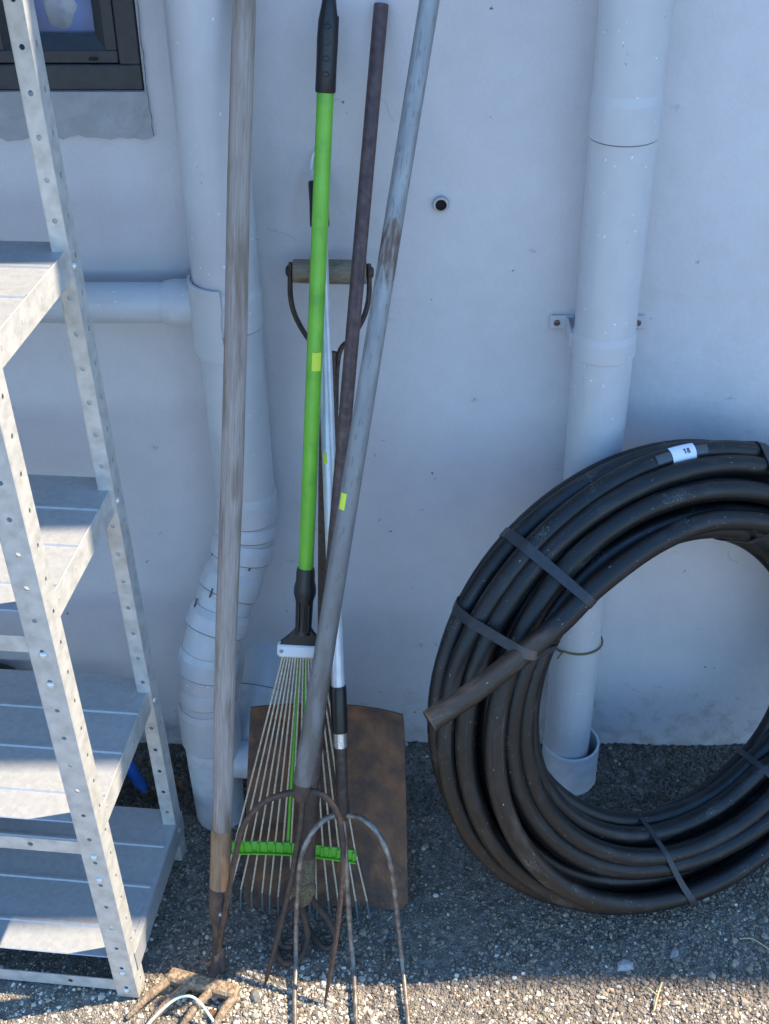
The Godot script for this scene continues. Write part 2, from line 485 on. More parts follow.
	M.alu = tri_mat(noise_tex(52, 0.02, [[0.2, lin(0.58, 0.6, 0.63)], [0.8, lin(0.7, 0.72, 0.75)]]), 4.0, 0.35, 0.25)
	M.chrome = tri_mat(noise_tex(53, 0.05, [[0.3, lin(0.7, 0.7, 0.7)], [0.7, lin(0.42, 0.38, 0.35)]]), 9.0, 0.3, 0.7)
	M.tag = mat(lin(0.62, 0.78, 0.06), 0.6)
	M.tine = tri_mat(noise_tex(54, 0.03, [[0.2, lin(0.42, 0.36, 0.25)], [0.8, lin(0.68, 0.62, 0.5)]]), 8.0, 0.4, 0.2)
	M.tine_tip = mat(lin(0.13, 0.16, 0.17), 0.5, 0.2)  # bent tips, their shade put into the dark teal colour
	M.hose = uv_mat(hose_tex(), Vector2(1, 0.3), 0.48)
	M.hose_dirty = tri_mat(noise_tex(56, 0.02, [[0.3, lin(0.01, 0.01, 0.01)], [0.8, lin(0.028, 0.026, 0.023)]], 512), 5.0, 0.8)
	M.strap = tri_mat(noise_tex(57, 0.03, [[0.3, lin(0.024, 0.026, 0.03)], [0.8, lin(0.04, 0.042, 0.047)]]), 5.0, 0.5)
	M.tape = mat(lin(0.07, 0.075, 0.08), 0.2)
	M.paper = mat(lin(0.76, 0.78, 0.82), 0.55)
	M.ink = mat(lin(0.03, 0.03, 0.04), 0.6)
	M.wire = mat(lin(0.13, 0.12, 0.035), 0.6)
	M.cord = mat(lin(0.55, 0.66, 0.58), 0.5)
	M.blue = mat(lin(0.015, 0.11, 0.42), 0.4)
	M.blue_bag = tri_mat(noise_tex(58, 0.006, [[0.3, lin(0.008, 0.09, 0.36)], [0.6, lin(0.02, 0.17, 0.5)]], 256), 3.0, 0.4)
	M.bag_white = tri_mat(noise_tex(63, 0.02, [[0.3, lin(0.2, 0.27, 0.38)], [0.7, lin(0.42, 0.47, 0.52)]], 256), 5.0, 0.5)
	M.straw = mat(lin(0.45, 0.36, 0.2), 0.85)
	M.leaf = tri_mat(noise_tex(59, 0.03, [[0.2, lin(0.09, 0.05, 0.025)], [0.8, lin(0.26, 0.15, 0.07)]]), 8.0, 0.85)
	M.red = mat(lin(0.35, 0.03, 0.03), 0.6)
	M.ground = tri_mat(noise_tex(60, 0.018, [[0.1, lin(0.12, 0.108, 0.095)], [0.45, lin(0.2, 0.178, 0.15)], [0.65, lin(0.28, 0.247, 0.203)], [0.9, lin(0.36, 0.315, 0.255)]], 1024, FastNoiseLite.TYPE_SIMPLEX_SMOOTH, 6), 2.0, 0.95, 0.0, noise_tex(61, 0.12, [], 1024, FastNoiseLite.TYPE_SIMPLEX_SMOOTH, 4, 12.0), 1.0)
	var st := mat(Color.WHITE, 0.88); st.vertex_color_use_as_albedo = true
	M.stone = st
	M.roof = mat(lin(0.12, 0.13, 0.14), 0.6)
	M.gutter = mat(lin(0.5, 0.52, 0.55), 0.5)

func gh(x: float, z: float) -> float:   # height of the gravel
	var near := clampf(1.0 - absf(z - 0.3) / 1.2, 0.0, 1.0)
	return (gnoise.get_noise_2d(x * 100.0, z * 100.0) * 0.005 + gnoise.get_noise_2d(x * 30.0 + 90.0, z * 30.0) * 0.004) * near - 0.002 + (0.012 + 0.014 * gnoise.get_noise_2d(x * 45.0 + 500.0, 7.0)) * exp(-z * z / 0.003) * near

func _ready() -> void:
	rng.seed = 4
	gnoise.seed = 9; gnoise.frequency = 0.06; gnoise.fractal_octaves = 3
	# ---- camera, sky, sun, exposure
	var cam := Camera3D.new()
	cam.name = "camera"
	cam.fov = 46.22; cam.near = 0.05; cam.far = 400.0
	cam.position = Vector3(0, 1.72, 1.645)
	cam.rotation_degrees = Vector3(-35.2, 0, 0)
	add_child(cam)
	cam.current = true
	var env := Environment.new()
	env.background_mode = Environment.BG_SKY
	var sm := ProceduralSkyMaterial.new()
	sm.sky_top_color = Color(0.235, 0.375, 0.55)
	sm.sky_horizon_color = Color(0.6, 0.7, 0.745)
	sm.sky_curve = 0.15
	sm.ground_bottom_color = Color(0.3, 0.28, 0.26)
	sm.ground_horizon_color = Color(0.55, 0.6, 0.66)
	sm.sky_energy_multiplier = 1.5
	var sky := Sky.new()
	sky.sky_material = sm
	env.sky = sky
	env.tonemap_mode = Environment.TONE_MAPPER_LINEAR
	env.tonemap_exposure = 2.6
	env.sdfgi_enabled = true; env.ssao_enabled = true; env.ssil_enabled = true
	var we := WorldEnvironment.new()
	we.name = "world_environment"
	we.environment = env
	add_child(we)
	var sun := DirectionalLight3D.new()
	sun.name = "sun"
	sun.light_energy = 1.38
	sun.light_color = Color(1.0, 0.93, 0.82)
	sun.light_angular_distance = 0.8
	sun.shadow_enabled = true
	add_child(sun)
	sun.look_at_from_position(Vector3(0.75, 1.0, -0.15) * 10.0, Vector3.ZERO, Vector3.UP)

	make_materials()
	build_ground()
	build_house()
	build_soil_pipe()
	build_downpipe()
	build_shelving()
	build_shovel()
	build_leaf_rake()
	build_alu_fork()
	build_hoe()
	build_galv_fork()
	build_wood_rake()
	build_coil()
	build_small_things()

# ---------------------------------------------------------------- setting
func build_ground() -> void:
	var xs := []; var zs := []
	for x in [-120.0, -40.0, -12.0, -5.0, -2.6, -1.7]: xs.append(x)
	var x := -1.3
	while x < 1.31:
		xs.append(x); x += 0.02
	for e in [1.7, 2.6, 5.0, 12.0, 40.0, 120.0]: xs.append(e)
	for e in [-120.0, -30.0, -8.0, -2.0, -0.4]: zs.append(e)
	var z := -0.1
	while z < 1.0:
		zs.append(z); z += 0.02
	for e in [1.3, 1.8, 3.0, 6.0, 14.0, 40.0, 120.0]: zs.append(e)
	var g := []
	for zz in zs:
		var row := []
		for xx in xs: row.append(Vector3(xx, gh(xx, zz), zz))
		g.append(row)
	var b := MB.new()
	b.sheet(g)
	var o := obj("ground", b, M.ground, self)
	tag(o, "grey dusty gravel ground in front of the painted wall", "", "", "structure")
	# crushed stone, several shapes
	for variant in 4:
		var mm := MultiMesh.new()
		mm.transform_format = MultiMesh.TRANSFORM_3D
		mm.use_colors = true
		mm.mesh = stone_mesh(100 + variant)
		var n := 26000
		mm.instance_count = n
		for k in n:
			var px := rng.randf_range(-0.8, 0.9)
			var pz := rng.randf_range(0.0, 0.7)
			if k > 17000:   # sparser further out
				px = rng.randf_range(-1.3, 1.5); pz = rng.randf_range(0.0, 1.25)
				if px > -0.8 and px < 0.9 and pz < 0.7: pz += 0.62
			var r: float = 0.0015 + 0.0026 * pow(rng.randf(), 2.6)
			if rng.randf() < 0.02: r *= 1.7
			var bare := gnoise.get_noise_2d(px * 14.0 + 31.0, pz * 22.0)
			if bare * 0.6 + 0.3 * exp(-pow((px - 0.1) / 0.13, 2.0)) > 0.12 and rng.randf() < 0.62: r *= 0.45
			var bs := Basis.from_euler(Vector3(rng.randf() * TAU, rng.randf() * TAU, rng.randf() * TAU)).scaled(Vector3(r * rng.randf_range(0.8, 1.3), r * rng.randf_range(0.65, 1.0), r * rng.randf_range(0.8, 1.3)))
			mm.set_instance_transform(k, Transform3D(bs, Vector3(px, gh(px, pz) + r * 0.3, pz)))
			# pale limestone left front, darker basalt elsewhere; also paints the sunlit strip and shade
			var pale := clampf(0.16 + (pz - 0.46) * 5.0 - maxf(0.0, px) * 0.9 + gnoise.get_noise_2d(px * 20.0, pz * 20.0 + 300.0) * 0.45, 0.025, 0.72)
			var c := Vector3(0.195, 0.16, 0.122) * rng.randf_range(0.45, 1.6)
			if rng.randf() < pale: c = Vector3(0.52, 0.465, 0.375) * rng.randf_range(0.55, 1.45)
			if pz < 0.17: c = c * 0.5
			if rng.randf() < 0.04: c = Vector3(c.x * 1.25, c.y * 0.95, c.z * 0.75)
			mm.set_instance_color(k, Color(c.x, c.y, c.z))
		var mi := MultiMeshInstance3D.new()
		mi.name = numbered("gravel")
		mi.multimesh = mm
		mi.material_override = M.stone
		add_child(mi, true)
		tag(mi, ["loose grey crushed stone spread over the ground", "pale chips of crushed stone mixed into the gravel", "small dark chips of stone in the gravel", "flat splinters of stone in the gravel"][variant], "gravel", "", "stuff")

func stone_mesh(seed_: int) -> ArrayMesh:
	var r := RandomNumberGenerator.new(); r.seed = seed_
	var t := (1.0 + sqrt(5.0)) / 2.0
	var p := []
	for q in [[-1, t, 0], [1, t, 0], [-1, -t, 0], [1, -t, 0], [0, -1, t], [0, 1, t], [0, -1, -t], [0, 1, -t], [t, 0, -1], [t, 0, 1], [-t, 0, -1], [-t, 0, 1]]:
		p.append(Vector3(q[0], q[1], q[2]).normalized() * r.randf_range(0.72, 1.22))
	var b := MB.new()
	for f in [[0, 11, 5], [0, 5, 1], [0, 1, 7], [0, 7, 10], [0, 10, 11], [1, 5, 9], [5, 11, 4], [11, 10, 2], [10, 7, 6], [7, 1, 8], [3, 9, 4], [3, 4, 2], [3, 2, 6], [3, 6, 8], [3, 8, 9], [4, 9, 5], [2, 4, 11], [6, 2, 10], [8, 6, 7], [9, 8, 1]]:
		var a: Vector3 = p[f[0]]; var c: Vector3 = p[f[1]]; var d: Vector3 = p[f[2]]
		var nn := (c - a).cross(d - a).normalized()
		if nn.dot(a + c + d) < 0: nn = -nn
		b.flat([a, c, d], nn)
	return b.mesh()

func build_house() -> void:
	var h := thing("house", "pale grey painted rendered house wall with a dark framed window", "house", Vector3.ZERO)
	# the wall: a gently uneven skin with a window opening, 12 cm thick
	var wx0 := -1.15; var wx1 := -0.322; var wy0 := 1.2525; var wy1 := 1.86
	var xs := [-7.0, -4.0, -2.0]
	var x := -1.3
	while x < 1.31:
		xs.append(snappedf(x, 0.001)); x += 0.02
	for e in [2.0, 4.0, 7.0, wx0, wx1]: xs.append(e)
	var ys := [-0.15]
	var y := 0.0
	while y < 1.7:
		ys.append(snappedf(y, 0.001)); y += 0.02
	for e in [2.0, 2.3, wy0, wy1]: ys.append(e)
	xs.sort(); ys.sort()
	var f := FastNoiseLite.new(); f.seed = 3; f.frequency = 1.0; f.fractal_octaves = 3
	var b := MB.new()
	var id := {}
	var skin := func(px: float, py: float) -> float:
		return f.get_noise_2d(px * 5.0, py * 5.0) * 0.0007 + f.get_noise_2d(px * 24.0, py * 24.0) * 0.00022
	for i in xs.size():
		for j in ys.size():
			var e := 0.004
			var z0: float = skin.call(xs[i], ys[j])
			var nn := Vector3((z0 - skin.call(xs[i] + e, ys[j])) / e, (z0 - skin.call(xs[i], ys[j] + e)) / e, 1).normalized()
			id[Vector2i(i, j)] = b.vert(Vector3(xs[i], ys[j], z0), nn, Vector2((xs[i] + 0.8) / 1.6, 1.0 - ys[j] / 1.6))
	for i in xs.size() - 1:
		for j in ys.size() - 1:
			var mx: float = (xs[i] + xs[i + 1]) * 0.5; var my: float = (ys[j] + ys[j + 1]) * 0.5
			if mx > wx0 and mx < wx1 and my > wy0 and my < wy1: continue
			b.quad(id[Vector2i(i, j)], id[Vector2i(i + 1, j)], id[Vector2i(i + 1, j + 1)], id[Vector2i(i, j + 1)])
	# reveal of the opening and the wall's inner face
	var d := -0.12
	for q in [[Vector3(wx0, wy0, 0), Vector3(wx1, wy0, 0), Vector3.UP], [Vector3(wx1, wy0, 0), Vector3(wx1, wy1, 0), Vector3.LEFT], [Vector3(wx1, wy1, 0), Vector3(wx0, wy1, 0), Vector3.DOWN], [Vector3(wx0, wy1, 0), Vector3(wx0, wy0, 0), Vector3.RIGHT]]:
		b.flat([q[0] + Vector3(0, 0, 0.0015), q[1] + Vector3(0, 0, 0.0015), q[1] + Vector3(0, 0, d), q[0] + Vector3(0, 0, d)], q[2])
	for q in [[-7.0, wx0, -0.15, 2.3], [wx1, 7.0, -0.15, 2.3], [wx0, wx1, -0.15, wy0], [wx0, wx1, wy1, 2.3]]:
		b.flat([Vector3(q[0], q[2], d), Vector3(q[1], q[2], d), Vector3(q[1], q[3], d), Vector3(q[0], q[3], d)], Vector3.FORWARD)
	for q in [[-7.0, -1.0], [7.0, 1.0]]:
		b.flat([Vector3(q[0], -0.15, 0), Vector3(q[0], 2.3, 0), Vector3(q[0], 2.3, d), Vector3(q[0], -0.15, d)], Vector3(q[1], 0, 0))
	obj("wall", b, M.wall, h)
	# other sides of the house, roof and eave
	b = MB.new()
	b.box(Vector3(-6.94, 1.07, -3.06), Vector3(0.12, 2.44, 5.87), 0.005)
	b.box(Vector3(6.94, 1.07, -3.06), Vector3(0.12, 2.44, 5.87), 0.005)
	b.box(Vector3(0, 1.07, -6.06), Vector3(14.0, 2.44, 0.12), 0.005)
	obj("side_wall", b, M.patch, h)
	b = MB.new()
	var rg := []
	for q in [[0.055, 2.345], [-3.0, 3.4], [-6.4, 2.345]]:
		rg.append([Vector3(-7.3, q[1], q[0]), Vector3(0, q[1], q[0]), Vector3(7.3, q[1], q[0])])
	b.sheet(rg, 0.06)
	for sx in [-6.94, 6.94]:
		b.flat([Vector3(sx, 2.3, 0), Vector3(sx, 3.35, -3.0), Vector3(sx, 2.3, -6.1)], Vector3(signf(sx), 0, 0))
	b.box(Vector3(0, 2.306, -3.06), Vector3(13.9, 0.01, 6.1), 0.0)
	obj("roof", b, M.roof, h)
	b = MB.new()
	b.box(Vector3(0, 2.235, 0.025), Vector3(14.6, 0.16, 0.04), 0.004)
	obj("fascia", b, M.gutter, h)
	b = MB.new()
	var bottom := [[], []]; var front := [[], []]   # unseen gutter, its outward bow added to set where the shade edge falls
	for q in [[-7.3, 0.112], [0.3, 0.128], [1.0, 0.139], [1.45, 0.143], [1.65, 0.162], [2.1, 0.17], [2.6, 0.186], [4.0, 0.19], [7.3, 0.19]]:
		bottom[0].append(Vector3(q[0], 2.19, 0.046)); bottom[1].append(Vector3(q[0], 2.19, q[1]))
		front[0].append(Vector3(q[0], 2.1935, q[1] - 0.003)); front[1].append(Vector3(q[0], 2.3, q[1] - 0.003))
	b.sheet(bottom, 0.006)
	b.sheet(front, 0.006)
	obj("gutter", b, M.gutter, h)
	# patch of bare mended render under the window, its lower edge ragged
	b = MB.new()
	var poly := PackedVector2Array()
	var px := -1.2
	while px < -0.322:
		poly.append(Vector2(px, 1.191 + sin(px * 40.0) * 0.0018 + rng.randf_range(-0.0045, 0.0035)))
		px += 0.011
	var py := 1.193
	while py < 1.47:
		poly.append(Vector2(-0.3165 - clampf((py - 1.2) * 0.04, 0, 0.0025) + rng.randf_range(-0.0013, 0.0013), py))
		py += 0.012
	poly.append(Vector2(-0.3214, 1.47)); poly.append(Vector2(-0.3214, 1.2528)); poly.append(Vector2(-1.2, 1.2528))
	var ti := Geometry2D.triangulate_polygon(poly)
	var s := b.v.size()
	for q in poly: b.vert(Vector3(q.x, q.y, 0.0055), Vector3.BACK, q)
	for k in range(0, ti.size(), 3): b.tri(s + ti[k], s + ti[k + 1], s + ti[k + 2])
	for k in poly.size():
		var A := poly[k]; var B := poly[(k + 1) % poly.size()]
		var e := (B - A).orthogonal().normalized()
		if e.y > 0.5: e = -e
		b.flat([Vector3(A.x, A.y, 0.0055), Vector3(B.x, B.y, 0.0055), Vector3(B.x, B.y, -0.004), Vector3(A.x, A.y, -0.004)], Vector3(e.x, e.y, 0))
	obj("render_patch", b, M.patch, h)
	# window: outer frame, sash with bevelled beads, pane
	b = MB.new()
	var zf := -0.0
	var X0 := wx0 + 0.001; var X1 := wx1 - 0.002; var Y0 := wy0 + 0.001; var Y1 := wy1 - 0.001
	for q in [[X0, X1, Y0, Y0 + 0.033], [X0, X1, Y1 - 0.033, Y1]]:
		b.box(Vector3((q[0] + q[1]) * 0.5, (q[2] + q[3]) * 0.5, zf - 0.03), Vector3(q[1] - q[0], q[3] - q[2], 0.06), 0.0015)
	for q in [[X0, X0 + 0.028], [X1 - 0.028, X1]]:
		b.box(Vector3((q[0] + q[1]) * 0.5, (Y0 + Y1) * 0.5, zf - 0.0302), Vector3(0.028, Y1 - Y0 - 0.0664, 0.06), 0.0015)
	var w := obj("window", b, M.frame, h)
	var sx0 := X0 + 0.0295; var sx1 := X1 - 0.0295; var sy0 := Y0 + 0.0345; var sy1 := Y1 - 0.0345
	for part in [[sx0, -0.522], [-0.519, sx1]]:
		b = MB.new()
		var a0: float = part[0]; var a1: float = part[1]
		var rw := 0.016
		for q in [[a0, a1, sy0, sy0 + rw], [a0, a1, sy1 - rw, sy1]]:
			b.box(Vector3((q[0] + q[1]) * 0.5, (q[2] + q[3]) * 0.5, -0.026), Vector3(q[1] - q[0], rw, 0.046), 0.001)
		for q in [[a0, a0 + rw], [a1 - rw, a1]]:
			b.box(Vector3((q[0] + q[1]) * 0.5, (sy0 + sy1) * 0.5, -0.0262), Vector3(rw, sy1 - sy0 - rw * 2 - 0.0004, 0.046), 0.001)
		obj("sash", b, M.frame, w)
		# sloping glazing beads round the pane
		b = MB.new()
		var o0 := Vector2(a0 + rw, sy0 + rw); var o1 := Vector2(a1 - rw, sy1 - rw)
		var bw := 0.0145
		var oc := [o0, Vector2(o1.x, o0.y), o1, Vector2(o0.x, o1.y)]
		var ic := [o0 + Vector2(bw, bw), Vector2(o1.x - bw, o0.y + bw), o1 - Vector2(bw, bw), Vector2(o0.x + bw, o1.y - bw)]
		for k in 4:
			var e: int = (k + 1) % 4
			var mid: Vector2 = (oc[0] + oc[2]) * 0.5
			var dir: Vector2 = (mid - (oc[k] + oc[e]) * 0.5)
			dir = Vector2(signf(dir.x), 0) if k % 2 == 1 else Vector2(0, signf(dir.y))
			b.flat([Vector3(oc[k].x, oc[k].y, -0.006), Vector3(oc[e].x, oc[e].y, -0.006), Vector3(ic[e].x, ic[e].y, -0.022), Vector3(ic[k].x, ic[k].y, -0.022)], Vector3(dir.x, dir.y, 1.0).normalized())
			b.flat([Vector3(ic[k].x, ic[k].y, -0.022), Vector3(ic[e].x, ic[e].y, -0.022), Vector3(ic[e].x, ic[e].y, -0.04), Vector3(ic[k].x, ic[k].y, -0.04)], Vector3(dir.x, dir.y, 0))
		obj("glazing_bead", b, M.frame, w)
		b = MB.new()
		b.box(Vector3((a0 + a1) * 0.5, (sy0 + sy1) * 0.5, -0.034), Vector3(a1 - a0 - 2 * rw - 0.002, sy1 - sy0 - 2 * rw - 0.002, 0.004), 0.0)
		obj("pane", b, M.glass, w)
	b = MB.new()
	b.box(Vector3(-0.386, 1.294, 0.0005), Vector3(0.012, 0.0035, 0.002), 0.0004)
	obj("drain_slot", b, M.dark, w)
	b = MB.new()
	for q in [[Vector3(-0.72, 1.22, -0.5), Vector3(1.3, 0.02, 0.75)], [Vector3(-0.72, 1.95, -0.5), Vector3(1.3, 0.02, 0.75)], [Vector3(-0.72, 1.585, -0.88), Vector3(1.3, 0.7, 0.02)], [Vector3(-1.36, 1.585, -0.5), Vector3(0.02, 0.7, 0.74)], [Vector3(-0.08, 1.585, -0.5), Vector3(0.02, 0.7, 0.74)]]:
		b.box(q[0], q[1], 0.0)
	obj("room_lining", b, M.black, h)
	# things standing on the sill inside
	var bag := thing("plastic_bag", "blue and white plastic bag seen through the window pane", "bag", Vector3(-0.41, 1.262, -0.075))
	b = MB.new()
	b.tube([Vector3(-0.415, 1.262, -0.1), Vector3(-0.415, 1.29, -0.1), Vector3(-0.415, 1.36, -0.1), Vector3(-0.415, 1.44, -0.1), Vector3(-0.41, 1.5, -0.1)], [0.075, 0.085, 0.088, 0.08, 0.03], 20, true, 0.6)
	obj("bag_body", b, M.blue_bag, bag, bag.position)
	b = MB.new()
	b.tube([Vector3(-0.435, 1.31, -0.058), Vector3(-0.432, 1.325, -0.055), Vector3(-0.43, 1.35, -0.053), Vector3(-0.433, 1.385, -0.055), Vector3(-0.433, 1.4, -0.058)], [0.006, 0.02, 0.025, 0.02, 0.004], 20, true, 0.35)
	obj("white_panel", b, M.bag_white, bag, bag.position)

func collar(a: Vector3, b: Vector3, r: float, called: String, parent: Node, org: Vector3, m: Material = null, proud := 0.0031) -> void:
	var d := (b - a).normalized()
	var mb := MB.new()
	mb.tube([a, a + d * 0.013, b - d * 0.0012, b], [r - proud, r, r + 0.0004, r - 0.0022], 44, true, 1.0, true)
	var o := obj(called, mb, M.pipe if m == null else m, parent, org)
	var ring_ := []   # the painted-over joint shows as a thin dark line
	var sx := d.cross(Vector3.BACK if absf(d.z) < 0.9 else Vector3.UP).normalized()
	var sy := sx.cross(d).normalized()
	for k in 45: ring_.append(b + (sx * cos(TAU * k / 44.0) + sy * sin(TAU * k / 44.0)) * (r - 0.0012))
	mb = MB.new()
	mb.tube(ring_, 0.0008, 6, false)
	if parent == self or parent.get_parent() == self: obj("joint_line", mb, M.joint, o, org)

func build_soil_pipe() -> void:
	var base := Vector3(-0.301, 0.0, 0.163)
	var t := thing("soil_pipe", "thick grey painted drain stack with bends beside the window", "pipe", base)
	var zc := 0.07
	var b := MB.new()
	b.tube([Vector3(-0.2265, 2.05, zc), Vector3(-0.2255, 1.4, zc), Vector3(-0.224, 0.9, zc), Vector3(-0.2205, 0.63, zc)], [0.0475, 0.0475, 0.047, 0.0462], 48, true)
	obj("upper_pipe", b, M.pipe, t, base)
	collar(Vector3(-0.2245, 1.008, zc), Vector3(-0.2242, 0.943, zc), 0.0498, "tee_collar", t, base)
	# saddle round the tee, clipped over the left side of the pipe
	b = MB.new()
	var g := []
	for k in 15:
		var row := []
		var fk := float(k) / 14
		for j in 13:
			var a := lerpf(PI * 0.52, PI * 1.03, float(j) / 12)
			var wob := 0.004 * sin(fk * 9.0) + (0.003 if k % 4 == 0 else 0.0)
			if j == 0: a -= wob * 6.0
			row.append(Vector3(-0.2245 + cos(a) * 0.0522, lerpf(1.016, 0.905, fk), zc + sin(a) * 0.0522))
		g.append(row)
	b.sheet(g, 0.004)
	obj("saddle", b, M.pipe_plain, t, base)
	collar(Vector3(-0.2195, 0.658, zc), Vector3(-0.2205, 0.605, zc + 0.001), 0.0492, "bend_socket", t, base)
	var pth := spline([Vector3(-0.2205, 0.606, 0.071), Vector3(-0.224, 0.575, 0.076), Vector3(-0.237, 0.525, 0.09), Vector3(-0.262, 0.468, 0.118), Vector3(-0.282, 0.412, 0.143), Vector3(-0.295, 0.36, 0.158), Vector3(-0.299, 0.31, 0.163), Vector3(-0.301, 0.26, 0.163)], 5)
	b = MB.new()
	b.tube(pth, 0.0462, 44, false)
	obj("bend", b, M.pipe, t, base)
	# the sleeves, each a slightly proud ring on the bend
	for q in [[2, 5, 0.0502], [6, 9, 0.0508], [11, 14, 0.0496], [16, 19, 0.0508], [22, 26, 0.0506], [28, 31, 0.0498]]:
		collar(pth[q[0]], pth[q[1]], q[2], "sleeve", t, base)
	b = MB.new()
	for q in [[9, 0.12], [9, 0.6], [14, 0.3], [16, 0.55], [16, 0.14], [24, 0.8]]:   # dark weld nicks between the sleeves
		var c: Vector3 = pth[q[0]]
		var dr: Vector3 = (pth[q[0] + 1] - c).normalized()
		var a: float = q[1] * PI
		var sd := dr.cross(Vector3.BACK).normalized()
		var ou: Vector3 = (sd * cos(a) + sd.cross(dr).normalized() * sin(a)).normalized()
		if ou.z < 0: ou = -ou
		b = MB.new()
		b.box(c + ou * 0.0498, Vector3(0.003, 0.016, 0.002), 0.0005, Basis(dr.cross(ou).normalized(), dr, ou))
		obj("nick", b, M.seam, t, base)
	collar(Vector3(-0.301, 0.285, 0.163), Vector3(-0.301, 0.195, 0.163), 0.0512, "lower_socket", t, base)
	b = MB.new()
	b.tube([Vector3(-0.301, 0.2, 0.163), Vector3(-0.301, 0.13, 0.163), Vector3(-0.3, -0.05, 0.163)], [0.0475, 0.0465, 0.0425], 44, true)
	obj("lower_pipe", b, M.pipe_white, t, base)
	b = MB.new()
	b.tube([Vector3(-0.301, 0.142, 0.163), Vector3(-0.24, 0.142, 0.166), Vector3(-0.205, 0.142, 0.168)], 0.033, 32, true)
	obj("branch_stub", b, M.pipe_white, t, base)
	b = MB.new()
	b.tube(spline([Vector3(-0.27, 0.13, 0.12), Vector3(-0.248, 0.15, 0.11), Vector3(-0.23, 0.185, 0.085), Vector3(-0.222, 0.215, 0.055), Vector3(-0.22, 0.235, -0.01)], 5), 0.036, 32, true)
	obj("rear_elbow", b, M.pipe, t, base)
	collar(Vector3(-0.227, 0.195, 0.077), Vector3(-0.2225, 0.213, 0.057), 0.0385, "rear_collar", t, base)
	# the side pipe that joins it
	b = MB.new()
	b.tube([Vector3(-2.2, 0.966, 0.05), Vector3(-0.3, 0.966, 0.05), Vector3(-0.235, 0.966, 0.055)], 0.0295, 32, true)
	obj("side_pipe", b, M.pipe, t, base)
	collar(Vector3(-0.318, 0.966, 0.05), Vector3(-0.255, 0.966, 0.053), 0.0345, "side_socket", t, base)

func build_downpipe() -> void:
	var base := Vector3(0.341, 0, 0.07)
	var t := thing("downpipe", "pale grey painted round downpipe standing behind the black hose coil", "pipe", base)
	var at := func(h: float) -> Vector3: return Vector3(0.3105 + (1.383 - h) * 0.021, h, 0.07)
	var b := MB.new()
	b.tube([at.call(2.2), at.call(1.276), at.call(1.0), at.call(0.6), at.call(0.05)], [0.0448, 0.0448, 0.0445, 0.043, 0.0415], 48, true)
	obj("pipe", b, M.pipe, t, base)
	collar(at.call(1.276), at.call(1.215), 0.0463, "joint_sleeve", t, base, null, 0.0016)
	# clip: a band round the pipe with two screwed ears
	b = MB.new()
	b.tube([at.call(0.936), at.call(0.924), at.call(0.898), at.call(0.8965)], [0.0446, 0.0464, 0.0468, 0.0452], 48, true, 1.0, true)
	var c := obj("clip_band", b, M.pipe, t, base)
	for s in [-1.0, 1.0]:
		b = MB.new()
		b.box(Vector3(0.32 + s * 0.054, 0.913, 0.0055), Vector3(0.036, 0.022, 0.004), 0.0015)
		b.box(Vector3(0.32 + s * 0.0465, 0.913, 0.035), Vector3(0.004, 0.022, 0.06), 0.001)
		var ear := obj("clip_ear", b, M.pipe, t, base)
		b = MB.new()
		b.tube([Vector3(0.32 + s * 0.061, 0.913, 0.006), Vector3(0.32 + s * 0.061, 0.913, 0.0095), Vector3(0.32 + s * 0.061, 0.913, 0.0105)], [0.0052, 0.0048, 0.003], 12, true)
		obj("screw", b, M.galv_rust, ear, base)
	# open gully socket at the foot
	b = MB.new()
	var A: Vector3 = at.call(0.09) + Vector3(0.009, 0, 0); var B: Vector3 = at.call(-0.04) + Vector3(0.009, 0, 0)
	b.tube([B, A, A, B], [0.052, 0.052, 0.0475, 0.0475], 44, false, 1.0, true)
	obj("gully_socket", b, M.pipe_white, t, base)

